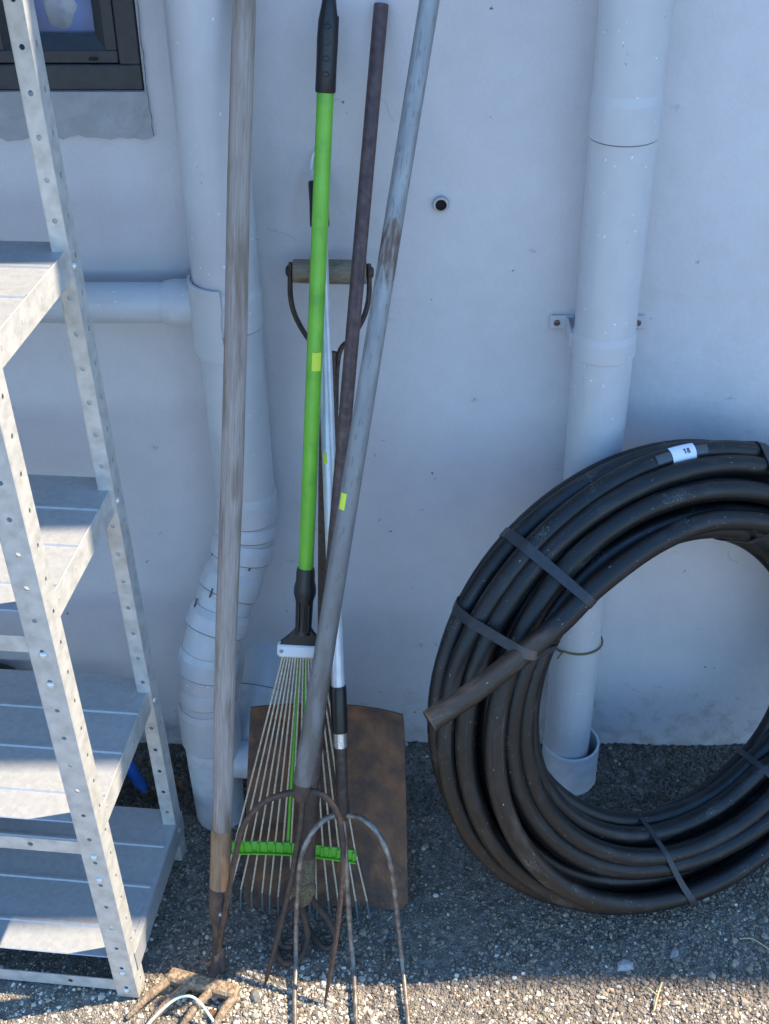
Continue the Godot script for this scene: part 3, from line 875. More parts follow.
# ---------------------------------------------------------------- shelving
func build_shelving() -> void:
	var t := thing("shelving_unit", "galvanised steel shelving unit with punched angle posts and four shelves", "shelving", Vector3(-0.387, 0.002, 0.54))
	t.rotation = Vector3(0, -0.118, deg_to_rad(1.4))
	var W := 0.92; var D := 0.3
	var b: MB
	# corner post: front-facing flange and side flange, each punched, with turned lips
	var L := 1.95
	var posts := []
	for w in [[0.0335, 0.031], [0.021, 0.027]]:   # the near pair is a heavier section than the pair by the wall
		var fw: float = w[0]; var sw: float = w[1]
		b = MB.new()
		b.punched(Vector3(-fw - 0.0005, 0, -0.0008), Vector3.UP, Vector3.RIGHT, L, fw, 0.0016, 0.05, 0.0034)
		b.punched(Vector3(-0.0008, 0, -0.0018), Vector3.UP, Vector3.FORWARD, L, sw, 0.0016, 0.05, 0.0026, 0.55, 1.7)
		b.box(Vector3(-fw - 0.0013, L * 0.5, -0.005), Vector3(0.0016, L, 0.0095), 0.0005)
		b.box(Vector3(-0.005, L * 0.5, -sw - 0.0026), Vector3(0.0095, L, 0.0016), 0.0005)
		b.tube([Vector3(-0.0017, 0, -0.0017), Vector3(-0.0017, L, -0.0017)], 0.0017, 10, true)
		posts.append(b.mesh())
	var places := [[Vector3(0, 0, 0), false], [Vector3(0, 0, -D + 0.032), false], [Vector3(-W, 0, 0), true], [Vector3(-W, 0, -D + 0.032), true]]
	for q in places:
		var o := obj_mesh("post", posts[0] if q[0].z > -0.1 else posts[1], M.zinc_post, t)
		o.position = q[0]
		if q[1]: o.scale = Vector3(-1, 1, 1)
	# one shelf: ribbed tray with turned-down front, back and sides
	b = MB.new()
	var prof := []   # z, y
	prof.append([-0.045, -0.012]); prof.append([-0.014, -0.012]); prof.append([-0.0022, -0.0012]); prof.append([-0.0035, 0.0])
	for zc in [0.056, 0.138, 0.22]:
		for q in [[-0.0045, 0.0], [-0.0025, 0.0022], [0.0025, 0.0022], [0.0045, 0.0]]: prof.append([-zc - q[0] * -1.0, q[1]])
	prof.append([-D + 0.0035, 0.0]); prof.append([-D + 0.002, -0.001]); prof.append([-D + 0.002, -0.042])
	for k in prof.size() - 1:
		var p: Array = prof[k]; var q: Array = prof[k + 1]
		var nn := Vector3(0, -(q[0] - p[0]), (q[1] - p[1])).normalized()
		if nn.y < -0.01 : nn = -nn
		if k < 2: nn = -nn
		if k == 1 and nn.z < 0: nn = -nn
		if k >= prof.size() - 2: nn = nn if nn.z < 0 else -nn
		b.flat([Vector3(-0.003, p[1], p[0]), Vector3(-W + 0.003, p[1], p[0]), Vector3(-W + 0.003, q[1], q[0]), Vector3(-0.003, q[1], q[0])], nn)
		b.flat([Vector3(-0.003, p[1], p[0]) - nn * 0.001, Vector3(-W + 0.003, p[1], p[0]) - nn * 0.001, Vector3(-W + 0.003, q[1], q[0]) - nn * 0.001, Vector3(-0.003, q[1], q[0]) - nn * 0.001], -nn)
	var shelf := b.mesh()
	b = MB.new()
	b.box(Vector3(-0.0026, -0.0195, -D * 0.5), Vector3(0.0014, 0.041, D - 0.006), 0.0005)
	for k in 4:
		b.box(Vector3(-0.0017, -0.018, -0.05 - k * 0.062), Vector3(0.0008, 0.007, 0.0025), 0.0002)
	var side := b.mesh()
	b = MB.new()
	b.punched(Vector3(0, 0, 0), Vector3(-1, 0, 0), Vector3.UP, W - 0.02, 0.026, 0.0016, 0.18, 0.0042)
	var strap := b.mesh()
	b = MB.new()
	b.tube([Vector3(0, 0, 0), Vector3(0, 0, 0.0016), Vector3(0, 0, 0.0034), Vector3(0, 0, 0.0042)], [0.0052, 0.005, 0.0036, 0.0012], 12, true)
	var bolt := b.mesh()
	b = MB.new()
	b.box(Vector3(0.0012, 0.072, -0.158), Vector3(0.0014, 0.044, 0.284), 0.0005)
	b.box(Vector3(-0.0035, 0.0938, -0.15), Vector3(0.0078, 0.0014, 0.236), 0.0004)
	obj("side_skirt", b, M.zinc, t)
	for h in [0.093, 0.403, 0.785, 1.135, 1.5, 1.86]:
		var s := obj_mesh("shelf", shelf, M.zinc, t)
		s.position = Vector3(-0.004, h, -0.003)
		var e := obj_mesh("side_lip", side, M.zinc_post, s)
		e = obj_mesh("side_lip", side, M.zinc_post, s)
		e.position = Vector3(-W + 0.0052, 0, 0)
		var br := obj_mesh("front_brace", strap, M.zinc_post, t)
		br.position = Vector3(-0.02, h - 0.066 if h > 0.2 else h - 0.083, -0.005)
		for q in [[-0.017, h - 0.065], [-0.017, h - 0.03 if h < 0.2 else h - 0.115]]:
			var bo := obj_mesh("bolt", bolt, M.bolt, t)
			bo.position = Vector3(q[0], q[1] if h > 0.2 or q[1] > 0.05 else 0.018, 0.0001)
		var rb := obj_mesh("bolt", bolt, M.bolt, t)
		rb.position = Vector3(0.0001, h - 0.02, -D + 0.026)
		rb.rotation.y = PI / 2

# ---------------------------------------------------------------- tools
func tag_patch(c: Vector3, up: Vector3, out: Vector3, r: float, w: float, hgt: float, parent: Node, org: Vector3) -> void:
	var sd := up.cross(out).normalized()
	out = sd.cross(up).normalized()
	var g := []
	for k in 2:
		var row := []
		for j in 7:
			var a := (float(j) / 6 - 0.5) * w / r
			row.append(c + up * (k - 0.5) * hgt + (out * cos(a) + sd * sin(a)) * (r + 0.0006))
		g.append(row)
	var b := MB.new()
	b.sheet(g, 0.0004)
	obj("price_tag", b, M.tag, parent, org)

func build_shovel() -> void:
	var A := Vector3(-0.078, 1.014, 0.05); var B := Vector3(-0.099, 0.0, 0.371)
	var base := B
	var t := thing("shovel", "rusty square-mouth shovel with D-shaped wooden grip behind the rakes", "shovel", base)
	var d := (B - A).normalized()
	var xx := Vector3.RIGHT
	xx = (xx - d * xx.dot(d)).normalized()
	var nn := xx.cross(d).normalized()
	if nn.z < 0: nn = -nn
	var b := MB.new()
	b.tube([A - xx * 0.052, A - xx * 0.02, A + xx * 0.02, A + xx * 0.052], [0.0165, 0.0175, 0.0175, 0.0165], 24, true)
	obj("grip", b, M.wood_handle, t, base)
	# steel strap of the D and its rivets
	b = MB.new()
	for s in [-1.0, 1.0]:
		var q := []
		for p in [[0.055, -0.012], [0.0565, 0.03], [0.05, 0.062], [0.033, 0.093], [0.016, 0.112], [0.011, 0.15], [0.0105, 0.2]]: q.append(A + xx * p[0] * s + d * p[1])
		b.tube(spline(q, 5), 0.0085, 10, true, 0.45, false, xx * s)
	var st := obj("strap", b, M.rust_dark, t, base)
	b = MB.new()
	for s in [-1.0, 1.0]:
		b = MB.new()
		b.tube([A + xx * s * 0.056, A + xx * s * 0.061, A + xx * s * 0.063], [0.009, 0.008, 0.004], 12, true)
		obj("rivet", b, M.rust_dark, st, base)
	b = MB.new()
	b.tube([A + d * 0.115, A + d * 0.3, A + d * 0.66, A + d * 0.76, A + d * 0.86], [0.012, 0.0155, 0.0158, 0.0165, 0.013], 20, true)
	obj("shaft", b, M.shaft, t, base)
	# blade: dished plate, corners rounded at the mouth, treads rolled at the shoulder
	b = MB.new()
	var len := 1.062 - 0.683
	var g := []
	for k in 25:
		var fk := float(k) / 24
		var row := []
		for j in 31:
			var u := float(j) / 30 * 2.0 - 1.0
			var hw := lerpf(0.1205, 0.1385, pow(fk, 0.7))
			var e := maxf(0.0, absf(u) - 0.88) / 0.12
			var tt := 0.683 + fk * len
			if k > 18: tt -= pow((k - 18) / 6.0, 2.0) * 0.022 * e * e
			tt += (1.0 - fk) * 0.008 * maxf(0.0, u) * maxf(0.0, u)
			var dish := 0.016 * pow(absf(u), 2.6) + 0.006 * fk * fk - 0.012
			if k < 2: dish += 0.009 * (1.0 - k * 0.5)
			row.append(A + d * tt + xx * u * hw + nn * dish)
		g.append(row)
	b.sheet(g, 0.003)
	obj("blade", b, M.rust_blade, t, base)
	b = MB.new()
	b.tube([A + d * 0.66 + nn * 0.004, A + d * 0.74 + nn * 0.003, A + d * 0.84 - nn * 0.004, A + d * 0.9 - nn * 0.008], [0.0195, 0.019, 0.013, 0.004], 20, true, 0.8)
	obj("socket", b, M.rust_dark, t, base)

func build_leaf_rake() -> void:
	var A := Vector3(-0.070, 1.373, 0.035); var B := Vector3(-0.156, 0.0, 0.404)
	var base := B
	var t := thing("leaf_rake", "leaf rake with bright green pole, black grip and thin wire tines", "rake", base)
	var d := (B - A).normalized()
	var xx := (Vector3.RIGHT - d * d.x).normalized()
	var nn := xx.cross(d).normalized()
	if nn.z < 0: nn = -nn
	var P := func(h: float) -> Vector3: return along(A, B, h)
	var b := MB.new()
	b.tube([P.call(1.29), P.call(0.9), P.call(0.6)], 0.0112, 28, true)
	obj("pole", b, M.green, t, base)
	# grip: tapered hanging end with a hole, finger dimples down the front
	b = MB.new()
	b.tube([P.call(1.268), P.call(1.27), P.call(1.30), P.call(1.33), P.call(1.352), P.call(1.368), P.call(1.378), P.call(1.383)], [0.0125, 0.0135, 0.0133, 0.0138, 0.0128, 0.0098, 0.0086, 0.005], 28, true)
	b.box(P.call(1.335) + xx * 0.0105, Vector3(0.006, 0.05, 0.01), 0.003, Basis(xx, -d, nn))
	var gr := obj("grip", b, M.grip, t, base)
	b = MB.new()
	for h in [1.345, 1.327, 1.308, 1.29]:
		var q := []
		for k in 13: q.append(P.call(h) + nn * 0.0132 + xx * cos(TAU * k / 12.0) * 0.0042 - d * sin(TAU * k / 12.0) * 0.0032 - nn * absf(cos(TAU * k / 12.0)) * 0.0007)
		b.tube(q, 0.0009, 6, false)
	obj("dimple", b, M.black, gr, base)
	b = MB.new()
	b.tube([P.call(1.369) + nn * 0.0088, P.call(1.369) + nn * 0.0093], 0.0028, 12, true)
	obj("hang_hole", b, M.dark, gr, base)
	tag_patch(P.call(0.928), -d, (nn + xx * 0.35).normalized(), 0.0112, 0.013, 0.026, t, base)
	# black plastic head
	b = MB.new()
	b.tube([P.call(0.625), P.call(0.62), P.call(0.605), P.call(0.595), P.call(0.585), P.call(0.572), P.call(0.53), P.call(0.522)], [0.0125, 0.0138, 0.0142, 0.0165, 0.0168, 0.0132, 0.0124, 0.0135], 20, true)
	for s in [-1.0, 0.0, 1.0]: b.box(P.call(0.55) + xx * s * 0.0075 + nn * 0.0115, Vector3(0.003, 0.046, 0.004), 0.0008, Basis(xx, -d, nn))
	var g := []
	for k in 5:
		var row := []
		for j in 9: row.append(P.call(0.528 - k * 0.006) + xx * (j / 4.0 - 1.0) * lerpf(0.012, 0.035, pow(k / 4.0, 1.3)))
		g.append(row)
	b.sheet(g, 0.014)
	obj("connector", b, M.grip, t, base)
	b = MB.new()
	b.box(P.call(0.494) + nn * 0.001, Vector3(0.076, 0.0235, 0.016), 0.004, Basis(xx, -d, nn))
	var pl := obj("clamp_plate", b, M.white, t, base)
	b = MB.new()
	for s in [-1.0, 1.0]:
		b = MB.new()
		b.tube([P.call(0.494) + nn * 0.009 + xx * 0.0315 * s, P.call(0.494) + nn * 0.0105 + xx * 0.0315 * s], [0.0033, 0.0027], 10, true)
		obj("screw", b, M.galv, pl, base)
	# wire tines, spreading through the green spacer
	for k in 16:
		var f := k / 7.5 - 1.0
		var jit := rng.randf_range(-0.003, 0.003)
		var p0: Vector3 = P.call(0.484) + xx * f * 0.029
		var p1: Vector3 = P.call(0.148) + xx * (f * 0.098 + 0.001)
		var p2: Vector3 = P.call(0.05 + absf(f) * 0.012 - f * 0.008) + xx * (f * 0.118 + 0.003 + jit)
		var p3: Vector3 = p2 + Vector3(f * 0.004 + jit * 0.3, -0.045 + jit, 0.004)
		b = MB.new()
		b.tube([p0, p0.lerp(p1, 0.5), p1, p2], 0.00155, 7, true)
		var ti := obj("tine", b, M.tine, t, base)
		b = MB.new()
		b.tube(spline([p2, p2.lerp(p3, 0.4) + nn * 0.002, p3], 3), 0.0017, 7, true)
		obj("tip", b, M.tine_tip, ti, base)
	for f in [-0.11, 0.1]:
		b = MB.new()
		b.tube([P.call(0.484) + xx * f * 0.05 - nn * 0.003, P.call(0.148) + xx * f * 0.1 - nn * 0.003], 0.0028, 8, true, 0.5, false, nn)
		obj("green_rib", b, M.green_bar, t, base)
	b = MB.new()
	g = []
	for k in 3:
		var row := []
		for j in 41:
			var u := j / 20.0 - 1.0
			var bow := -0.006 * u * u
			row.append(P.call(0.157 - k * 0.0085 + bow - u * 0.0028) + xx * u * 0.101 + nn * (0.002 - 0.0025 * absf(k - 1.0) + (0.0018 if j % 5 < 2 else 0.0)))
		g.append(row)
	b.sheet(g, 0.005)
	g = []
	for k in 2:
		var row := []
		for j in 41:
			var u := j / 20.0 - 1.0
			row.append(P.call(0.1375 - 0.006 * u * u - u * 0.0028) + xx * u * 0.101 + nn * (k * 0.008 - 0.001))
		g.append(row)
	b.sheet(g, 0.0022)
	for k in 16:
		var u := (k / 7.5 - 1.0) * 0.97
		b.box(P.call(0.149 - 0.006 * u * u - u * 0.0028) + xx * u * 0.1 + nn * 0.005, Vector3(0.0042, 0.0165, 0.005), 0.0012, Basis(xx, -d, nn))
	obj("spacer_bar", b, M.green_bar, t, base)

func tine_set(t: Node, base: Vector3, paths: Array, r0: float, r1: float, m: Material) -> void:
	for p in paths:
		var q := spline(p, 6)
		var rr := []
		for k in q.size():
			var f := float(k) / (q.size() - 1)
			rr.append(lerpf(r0, r1, f) if f < 0.93 else lerpf(r1, 0.0012, (f - 0.93) / 0.07))
		var b := MB.new()
		b.tube(q, rr, 12, true)
		obj("tine", b, m, t, base)

func build_alu_fork() -> void:
	var A := Vector3(-0.093, 1.162, 0.012); var H := Vector3(-0.064, 0.269, 0.4)
	var base := Vector3(-0.045, 0.0, 0.62)
	var t := thing("hay_fork", "three-tine hay fork on a pale aluminium pole with a black sleeve", "fork", base)
	var d := (H - A).normalized()
	var P := func(h: float) -> Vector3: return along(A, H, h)
	var b := MB.new()
	b.tube([P.call(1.15), P.call(0.8), P.call(0.45)], 0.0102, 24, true)
	obj("pole", b, M.alu, t, base)
	b = MB.new()
	b.tube([P.call(1.08), P.call(1.083), P.call(1.11), P.call(1.135), P.call(1.137)], [0.0128, 0.0138, 0.0132, 0.0138, 0.0125], 24, true)
	obj("grip", b, M.grip, t, base)
	b = MB.new()
	var q := []
	for k in 13:
		var a := PI * k / 12.0
		q.append(P.call(1.15) + Vector3(cos(a) * 0.0085, 0, 0) - d * sin(a) * 0.026)
	b.tube(q, 0.0022, 8, true)
	obj("hang_loop", b, M.alu, t, base)
	tag_patch(P.call(0.782), -d, Vector3(-0.5, 0, 1).normalized(), 0.0102, 0.006, 0.016, t, base)
	b = MB.new()
	b.tube([P.call(0.462), P.call(0.458), P.call(0.398), P.call(0.394)], [0.0118, 0.0128, 0.0124, 0.0116], 24, true)
	obj("sleeve", b, M.grip, t, base)
	b = MB.new()
	b.tube([P.call(0.396), P.call(0.372)], 0.0103, 24, true)
	obj("ferrule", b, M.chrome, t, base)
	b = MB.new()
	b.tube([P.call(0.373), P.call(0.34), P.call(0.30), H, H + d * 0.008], [0.0098, 0.0095, 0.0092, 0.0105, 0.005], 20, true)
	obj("tang", b, M.rust_dark, t, base)
	tine_set(t, base, [
		[H, Vector3(-0.090, 0.279, 0.416), Vector3(-0.115, 0.260, 0.436), Vector3(-0.129, 0.220, 0.452), Vector3(-0.137, 0.140, 0.459), Vector3(-0.142, 0.050, 0.468), Vector3(-0.142, 0.017, 0.492), Vector3(-0.141, 0.008, 0.547), Vector3(-0.136, 0.006, 0.621)],
		[H, Vector3(-0.059, 0.170, 0.440), Vector3(-0.055, 0.070, 0.462), Vector3(-0.050, 0.018, 0.492), Vector3(-0.046, 0.008, 0.547), Vector3(-0.042, 0.006, 0.629)],
		[H, Vector3(-0.034, 0.279, 0.416), Vector3(-0.007, 0.262, 0.436), Vector3(0.010, 0.215, 0.454), Vector3(0.020, 0.110, 0.465), Vector3(0.026, 0.042, 0.481), Vector3(0.031, 0.014, 0.516), Vector3(0.040, 0.006, 0.629)]], 0.0046, 0.0038, M.steel_tine)

func build_hoe() -> void:
	var A := Vector3(-0.004, 1.366, 0.012); var H := Vector3(-0.128, 0.128, 0.430)
	var base := Vector3(-0.13, 0.0, 0.45)
	var t := thing("claw_cultivator", "claw cultivator on a thin dark maroon steel pole with mossy socket", "cultivator", base)
	var P := func(h: float) -> Vector3: return along(A, H, h)
	var b := MB.new()
	b.tube([P.call(1.366), P.call(1.364), P.call(0.9), P.call(0.5), P.call(0.25)], [0.0088, 0.0096, 0.0098, 0.0098, 0.01], 24, true)
	obj("pole", b, M.maroon, t, base)
	b = MB.new()
	b.tube([P.call(0.3), P.call(0.285), P.call(0.23), P.call(0.18), P.call(0.15)], [0.0106, 0.0122, 0.0125, 0.0128, 0.0112], 20, true)
	obj("rusty_ferrule", b, M.rust, t, base)
	b = MB.new()
	b.tube([P.call(0.192), P.call(0.179), P.call(0.152), P.call(0.129), P.call(0.115), Vector3(-0.131, 0.085, 0.425)], [0.0105, 0.0145, 0.016, 0.0175, 0.015, 0.006], 18, true)
	b.box(P.call(0.137) + Vector3(-0.003, 0.0, 0.006), Vector3(0.04, 0.026, 0.02), 0.003, Basis(Vector3.BACK, 0.12))
	obj("socket", b, M.moss, t, base)
	for p in [
		[P.call(0.125), Vector3(-0.134, 0.085, 0.425), Vector3(-0.13, 0.05, 0.43), Vector3(-0.126, 0.025, 0.447), Vector3(-0.137, 0.012, 0.473), Vector3(-0.160, 0.012, 0.484), Vector3(-0.180, 0.014, 0.456)],
		[P.call(0.125), Vector3(-0.114, 0.085, 0.422), Vector3(-0.095, 0.05, 0.425), Vector3(-0.082, 0.022, 0.437), Vector3(-0.083, 0.012, 0.451), Vector3(-0.102, 0.012, 0.453), Vector3(-0.132, 0.014, 0.413)],
		[P.call(0.125), Vector3(-0.147, 0.085, 0.424), Vector3(-0.163, 0.055, 0.42), Vector3(-0.174, 0.035, 0.425), Vector3(-0.17, 0.012, 0.451), Vector3(-0.15, 0.012, 0.456)]]:
		b = MB.new()
		b.tube(spline(p, 5), 0.0055, 12, true)
		obj("claw", b, M.rust, t, base)

func build_galv_fork() -> void:
	var A := Vector3(0.055, 1.387, 0.090); var H := Vector3(-0.124, 0.339, 0.412)
	var base := Vector3(-0.19, 0.0, 0.516)
	var t := thing("pitchfork", "pitchfork with a long dull galvanised pipe handle and rusty tines", "fork", base)
	var P := func(h: float) -> Vector3: return along(A, H, h)
	var b := MB.new()
	b.tube([P.call(1.62), P.call(1.1), P.call(0.7), P.call(0.4), P.call(0.352)], [0.0122, 0.0126, 0.014, 0.0155, 0.0158], 32, true)
	obj("pipe_handle", b, M.galv_pipe, t, base)
	var d := (H - A).normalized()
	tag_patch(P.call(0.776), -d, Vector3(-0.75, 0, 1).normalized(), 0.0137, 0.009, 0.024, t, base)
	b = MB.new()
	b.tube([P.call(0.356), P.call(0.345), H + d * 0.012, H + d * 0.022], [0.0135, 0.0145, 0.0125, 0.004], 20, true)
	obj("hub", b, M.rust, t, base)
	H = H + Vector3(0.001, -0.004, 0.0)
	tine_set(t, base, [
		[H, Vector3(-0.149, 0.338, 0.419), Vector3(-0.183, 0.328, 0.428), Vector3(-0.212, 0.292, 0.439), Vector3(-0.226, 0.243, 0.450), Vector3(-0.239, 0.181, 0.463), Vector3(-0.257, 0.093, 0.478), Vector3(-0.277, 0.0, 0.49)],
		[H, Vector3(-0.128, 0.280, 0.429), Vector3(-0.141, 0.205, 0.453), Vector3(-0.162, 0.109, 0.483), Vector3(-0.191, 0.0, 0.516)],
		[H, Vector3(-0.099, 0.342, 0.420), Vector3(-0.077, 0.328, 0.432), Vector3(-0.065, 0.293, 0.446), Vector3(-0.063, 0.243, 0.464), Vector3(-0.073, 0.128, 0.505), Vector3(-0.094, 0.0, 0.549)]], 0.0052, 0.0038, M.rust_dark)

func build_wood_rake() -> void:
	var A := Vector3(-0.167, 1.393, 0.120); var B := Vector3(-0.270, 0.0, 0.489)
	var base := Vector3(-0.28, 0.0, 0.51)
	var t := thing("garden_rake", "old garden rake with weathered grey wooden handle and muddy iron head", "rake", base)
	var P := func(h: float) -> Vector3: return along(A, B, h)
	var b := MB.new()
	var pts := []; var rad := []
	var hs := [1.79, 1.6, 1.4, 1.2, 1.0, 0.8, 0.6, 0.45, 0.33, 0.255]
	for k in hs.size():
		pts.append(P.call(hs[k]) + Vector3(sin(k * 1.7) * 0.0014, 0, 0)); rad.append([0.0135, 0.0138, 0.0142, 0.0146, 0.0153, 0.0156, 0.0156, 0.0154, 0.0152, 0.015][k])
	b.tube(pts, rad, 32, true)
	obj("handle", b, M.wood_grey, t, base)
	b = MB.new()
	b.tube([P.call(0.262), P.call(0.258), P.call(0.15)], [0.0155, 0.0158, 0.0157], 28, true)
	obj("worn_end", b, M.wood_brown, t, base)
	b = MB.new()
	b.tube([P.call(0.158), P.call(0.155), P.call(0.1), P.call(0.085)], [0.0162, 0.0172, 0.0152, 0.0105], 24, true)
	var fe := obj("ferrule", b, M.rust, t, base)
	b = MB.new()
	b.tube([P.call(0.122) + Vector3(0.004, 0, 0.0145), P.call(0.122) + Vector3(0.004, 0, 0.0185)], [0.0032, 0.0022], 10, true)
	obj("rivet", b, M.zinc, fe, base)
	b = MB.new()
	b.tube([P.call(0.09), P.call(0.06), P.call(0.04), P.call(0.02) + Vector3(0, 0, 0.008), Vector3(-0.279, 0.018, 0.525)], [0.0105, 0.0095, 0.0085, 0.0085, 0.007], 16, true)
	b.tube([P.call(0.045) + Vector3(0.007, 0, 0.0), P.call(0.01) + Vector3(0.008, 0.004, 0.012)], [0.006, 0.0065], 12, true)
	obj("tang", b, M.rust, t, base)
	var e0 := Vector3(-0.343, 0.02, 0.516); var e1 := Vector3(-0.229, 0.02, 0.549)
	var u := (e1 - e0).normalized()
	b = MB.new()
	b.box((e0 + e1) * 0.5 + Vector3(0, 0.001, -0.004), Vector3(e0.distance_to(e1), 0.018, 0.024), 0.004, Basis(u, Vector3.UP, u.cross(Vector3.UP)))
	obj("head_bar", b, M.mud, t, base)
	for q in [[Vector3(-0.337, 0.02, 0.517), Vector3(-0.4, 0.005, 0.577)], [Vector3(-0.307, 0.021, 0.527), Vector3(-0.367, 0.004, 0.589)], [Vector3(-0.271, 0.021, 0.538), Vector3(-0.318, 0.004, 0.599)], [Vector3(-0.234, 0.021, 0.549), Vector3(-0.269, 0.004, 0.607)]]:
		b = MB.new()
		var m: Vector3 = q[0].lerp(q[1], 0.5) + Vector3(0, 0.006, 0)
		b.tube(spline([q[0], m, q[1]], 5), [0.0072, 0.0072, 0.007, 0.007, 0.0068, 0.0065, 0.006, 0.0055, 0.005, 0.0042, 0.0025], 12, true)
		obj("tine", b, M.mud, t, base)

# ---------------------------------------------------------------- hose coil
var CC := Vector3(0.453, 0.395, 0.243)
var UX := Vector3(0.933, 0.0, -0.361)
var UY := Vector3(-0.094, 0.965, -0.244)
var UZ := Vector3(0.348, 0.262, 0.9)
const CR := 0.3265
const HR := 0.0158
var lat := []

func ring(ang: float, rad: float, w: float) -> Vector3:
	return CC + (UX * cos(ang) + UY * sin(ang)) * rad + UZ * w

func strand(i: int, a: float) -> Vector2:   # (radius, axial) of loop i at an angle of 0..TAU counted from the crossing on the right
	var p: Vector2 = lat[i]
	if a > TAU - 0.6 and i + 1 < lat.size(): p = p.lerp(lat[i + 1], smoothstep(TAU - 0.6, TAU, a) )
	var w := Vector2(sin(a + i * 1.9), cos(a + i * 2.9)) * 0.004 + Vector2(sin(a * 2.0 + i * 2.3) * 0.0045 + sin(a * 3.0 + i * 1.1) * 0.0018, cos(a * 2.0 + i * 3.7) * 0.0038 + sin(a * 5.0 + i) * 0.0012)
	var mask := 1.0 if i + 1 == lat.size() else 1.0 - smoothstep(TAU - 0.6, TAU, a)
	if i > 0: mask = minf(mask, smoothstep(0.0, 0.5, a))
	return Vector2(CR + p.x, p.y) + w * mask

func build_coil() -> void:
	var base := ring(-1.57, CR + 0.083, 0)
	var t := thing("hose_coil", "big coil of thick black plastic pipe tied with dark straps", "hose coil", base)
	var c := []
	c.append(Vector2.ZERO)
	for k in 6:
		c.append(Vector2.from_angle(TAU * k / 6.0 + 0.25) * 0.0338)
		c.append(Vector2.from_angle(TAU * (k + 0.5) / 6.0 + 0.25) * 0.0605)
		c.append(Vector2.from_angle(TAU * k / 6.0 + 0.25) * 0.0685)
	for k in c.size(): c[k] += Vector2(rng.randf_range(-0.0035, 0.0035), rng.randf_range(-0.0035, 0.0035))
	# wound row by row from the back to the front; the last turn ends at the inner front
	c.sort_custom(func(p, q): return p.y + p.x * 0.25 < q.y + q.x * 0.25)
	lat = c
	var path := []
	var off := -0.35   # where each turn begins (out of sight on the right)
	for i in lat.size():
		var n := 110
		for k in n:
			var f := TAU * k / n
			var s := strand(i, f)
			path.append(ring(f + off, s.x, s.y))
	# free end: rides over the front of the bundle and sticks out at the left
	var e := []
	var s0 := strand(lat.size() - 1, TAU)
	e.append(ring(off, s0.x, s0.y))
	for q in [[5.0, 0.318, 0.08], [30.0, 0.309, 0.086], [55.0, 0.306, 0.088], [83.0, 0.306, 0.088], [103.0, 0.306, 0.092], [124.0, 0.314, 0.102], [137.7, 0.326, 0.106], [150.3, 0.364, 0.108], [158.9, 0.411, 0.108], [164.7, 0.464, 0.106]]:
		e.append(ring(deg_to_rad(q[0]), q[1], q[2]))
	var es := spline(e, 8)
	path.append_array(es)
	var b := MB.new()
	b.tube(path, HR, 16, false)
	var ho := obj("hose", b, M.hose, t, base)
	# cut end: wall of the pipe and its bore
	var z: Vector3 = es[-1]; var dz := (es[-1] - es[-3] as Vector3).normalized()
	b = MB.new()
	b.tube([z - dz * 0.004, z, z + dz * 0.0005, z + dz * 0.0005, z - dz * 0.03], [0.016, 0.016, 0.0152, 0.0128, 0.0125], 24, false, 1.0, true)
	obj("cut_end", b, M.hose_dirty, ho, base)
	b = MB.new()
	b.tube([z - dz * 0.03, z - dz * 0.028], 0.0126, 20, true)
	obj("bore", b, M.dark, ho, base)
	# straps pulled tight round the bundle
	for q in [[129.2, 0.0, 0.0135], [146.8, 0.05, 0.0125], [-95.0, 0.25, 0.0115], [67.0, 0.03, 0.0135], [-6.0, 0.0, 0.013], [-50.0, 0.0, 0.013]]:
		strap_band(t, base, deg_to_rad(q[0]), q[1], q[2], off, es)
	# paper label on clear tape, on an outer turn near the top
	sticker(t, base, off)

func strap_band(t: Node, base: Vector3, ang: float, skew: float, width: float, off: float, free: Array) -> void:
	var pts := PackedVector2Array()
	var f := fposmod(ang - off, TAU)
	for i in lat.size():
		var s := strand(i, f)
		for k in 14: pts.append(s + Vector2.from_angle(TAU * k / 14.0) * (HR + 0.0011))
	if ang > 0.0 and ang < 2.75:
		var best := 9.0; var bs := Vector2.ZERO
		for p in free:
			var l: Vector3 = p - CC
			var da := absf(atan2(l.dot(UY), l.dot(UX)) - ang)
			if da < best:
				best = da; bs = Vector2(Vector2(l.dot(UX), l.dot(UY)).length(), l.dot(UZ))
		for k in 14: pts.append(bs + Vector2.from_angle(TAU * k / 14.0) * (HR + 0.0011))
	var hull := Geometry2D.convex_hull(pts)
	var ctr := Vector2(CR, 0)
	var rows := [[], []]
	# even, slightly smoothed loop
	var loop := []
	for k in hull.size() - 1:
		var A := hull[k]; var B := hull[k + 1]
		var n := maxi(1, int(A.distance_to(B) / 0.006))
		for j in n: loop.append(A.lerp(B, float(j) / n))
	loop.append(loop[0])
	for k in loop.size():
		var p: Vector2 = loop[k]
		var tw: float = skew * (p.x - CR) / 0.1
		for s in 2:
			var aa: float = ang + tw * 0.6 + (s - 0.5) * width / CR
			rows[s].append(ring(aa, p.x + 0.0004, p.y))
	var b := MB.new()
	b.sheet(rows, 0.0012)
	obj("strap", b, M.strap, t, base)

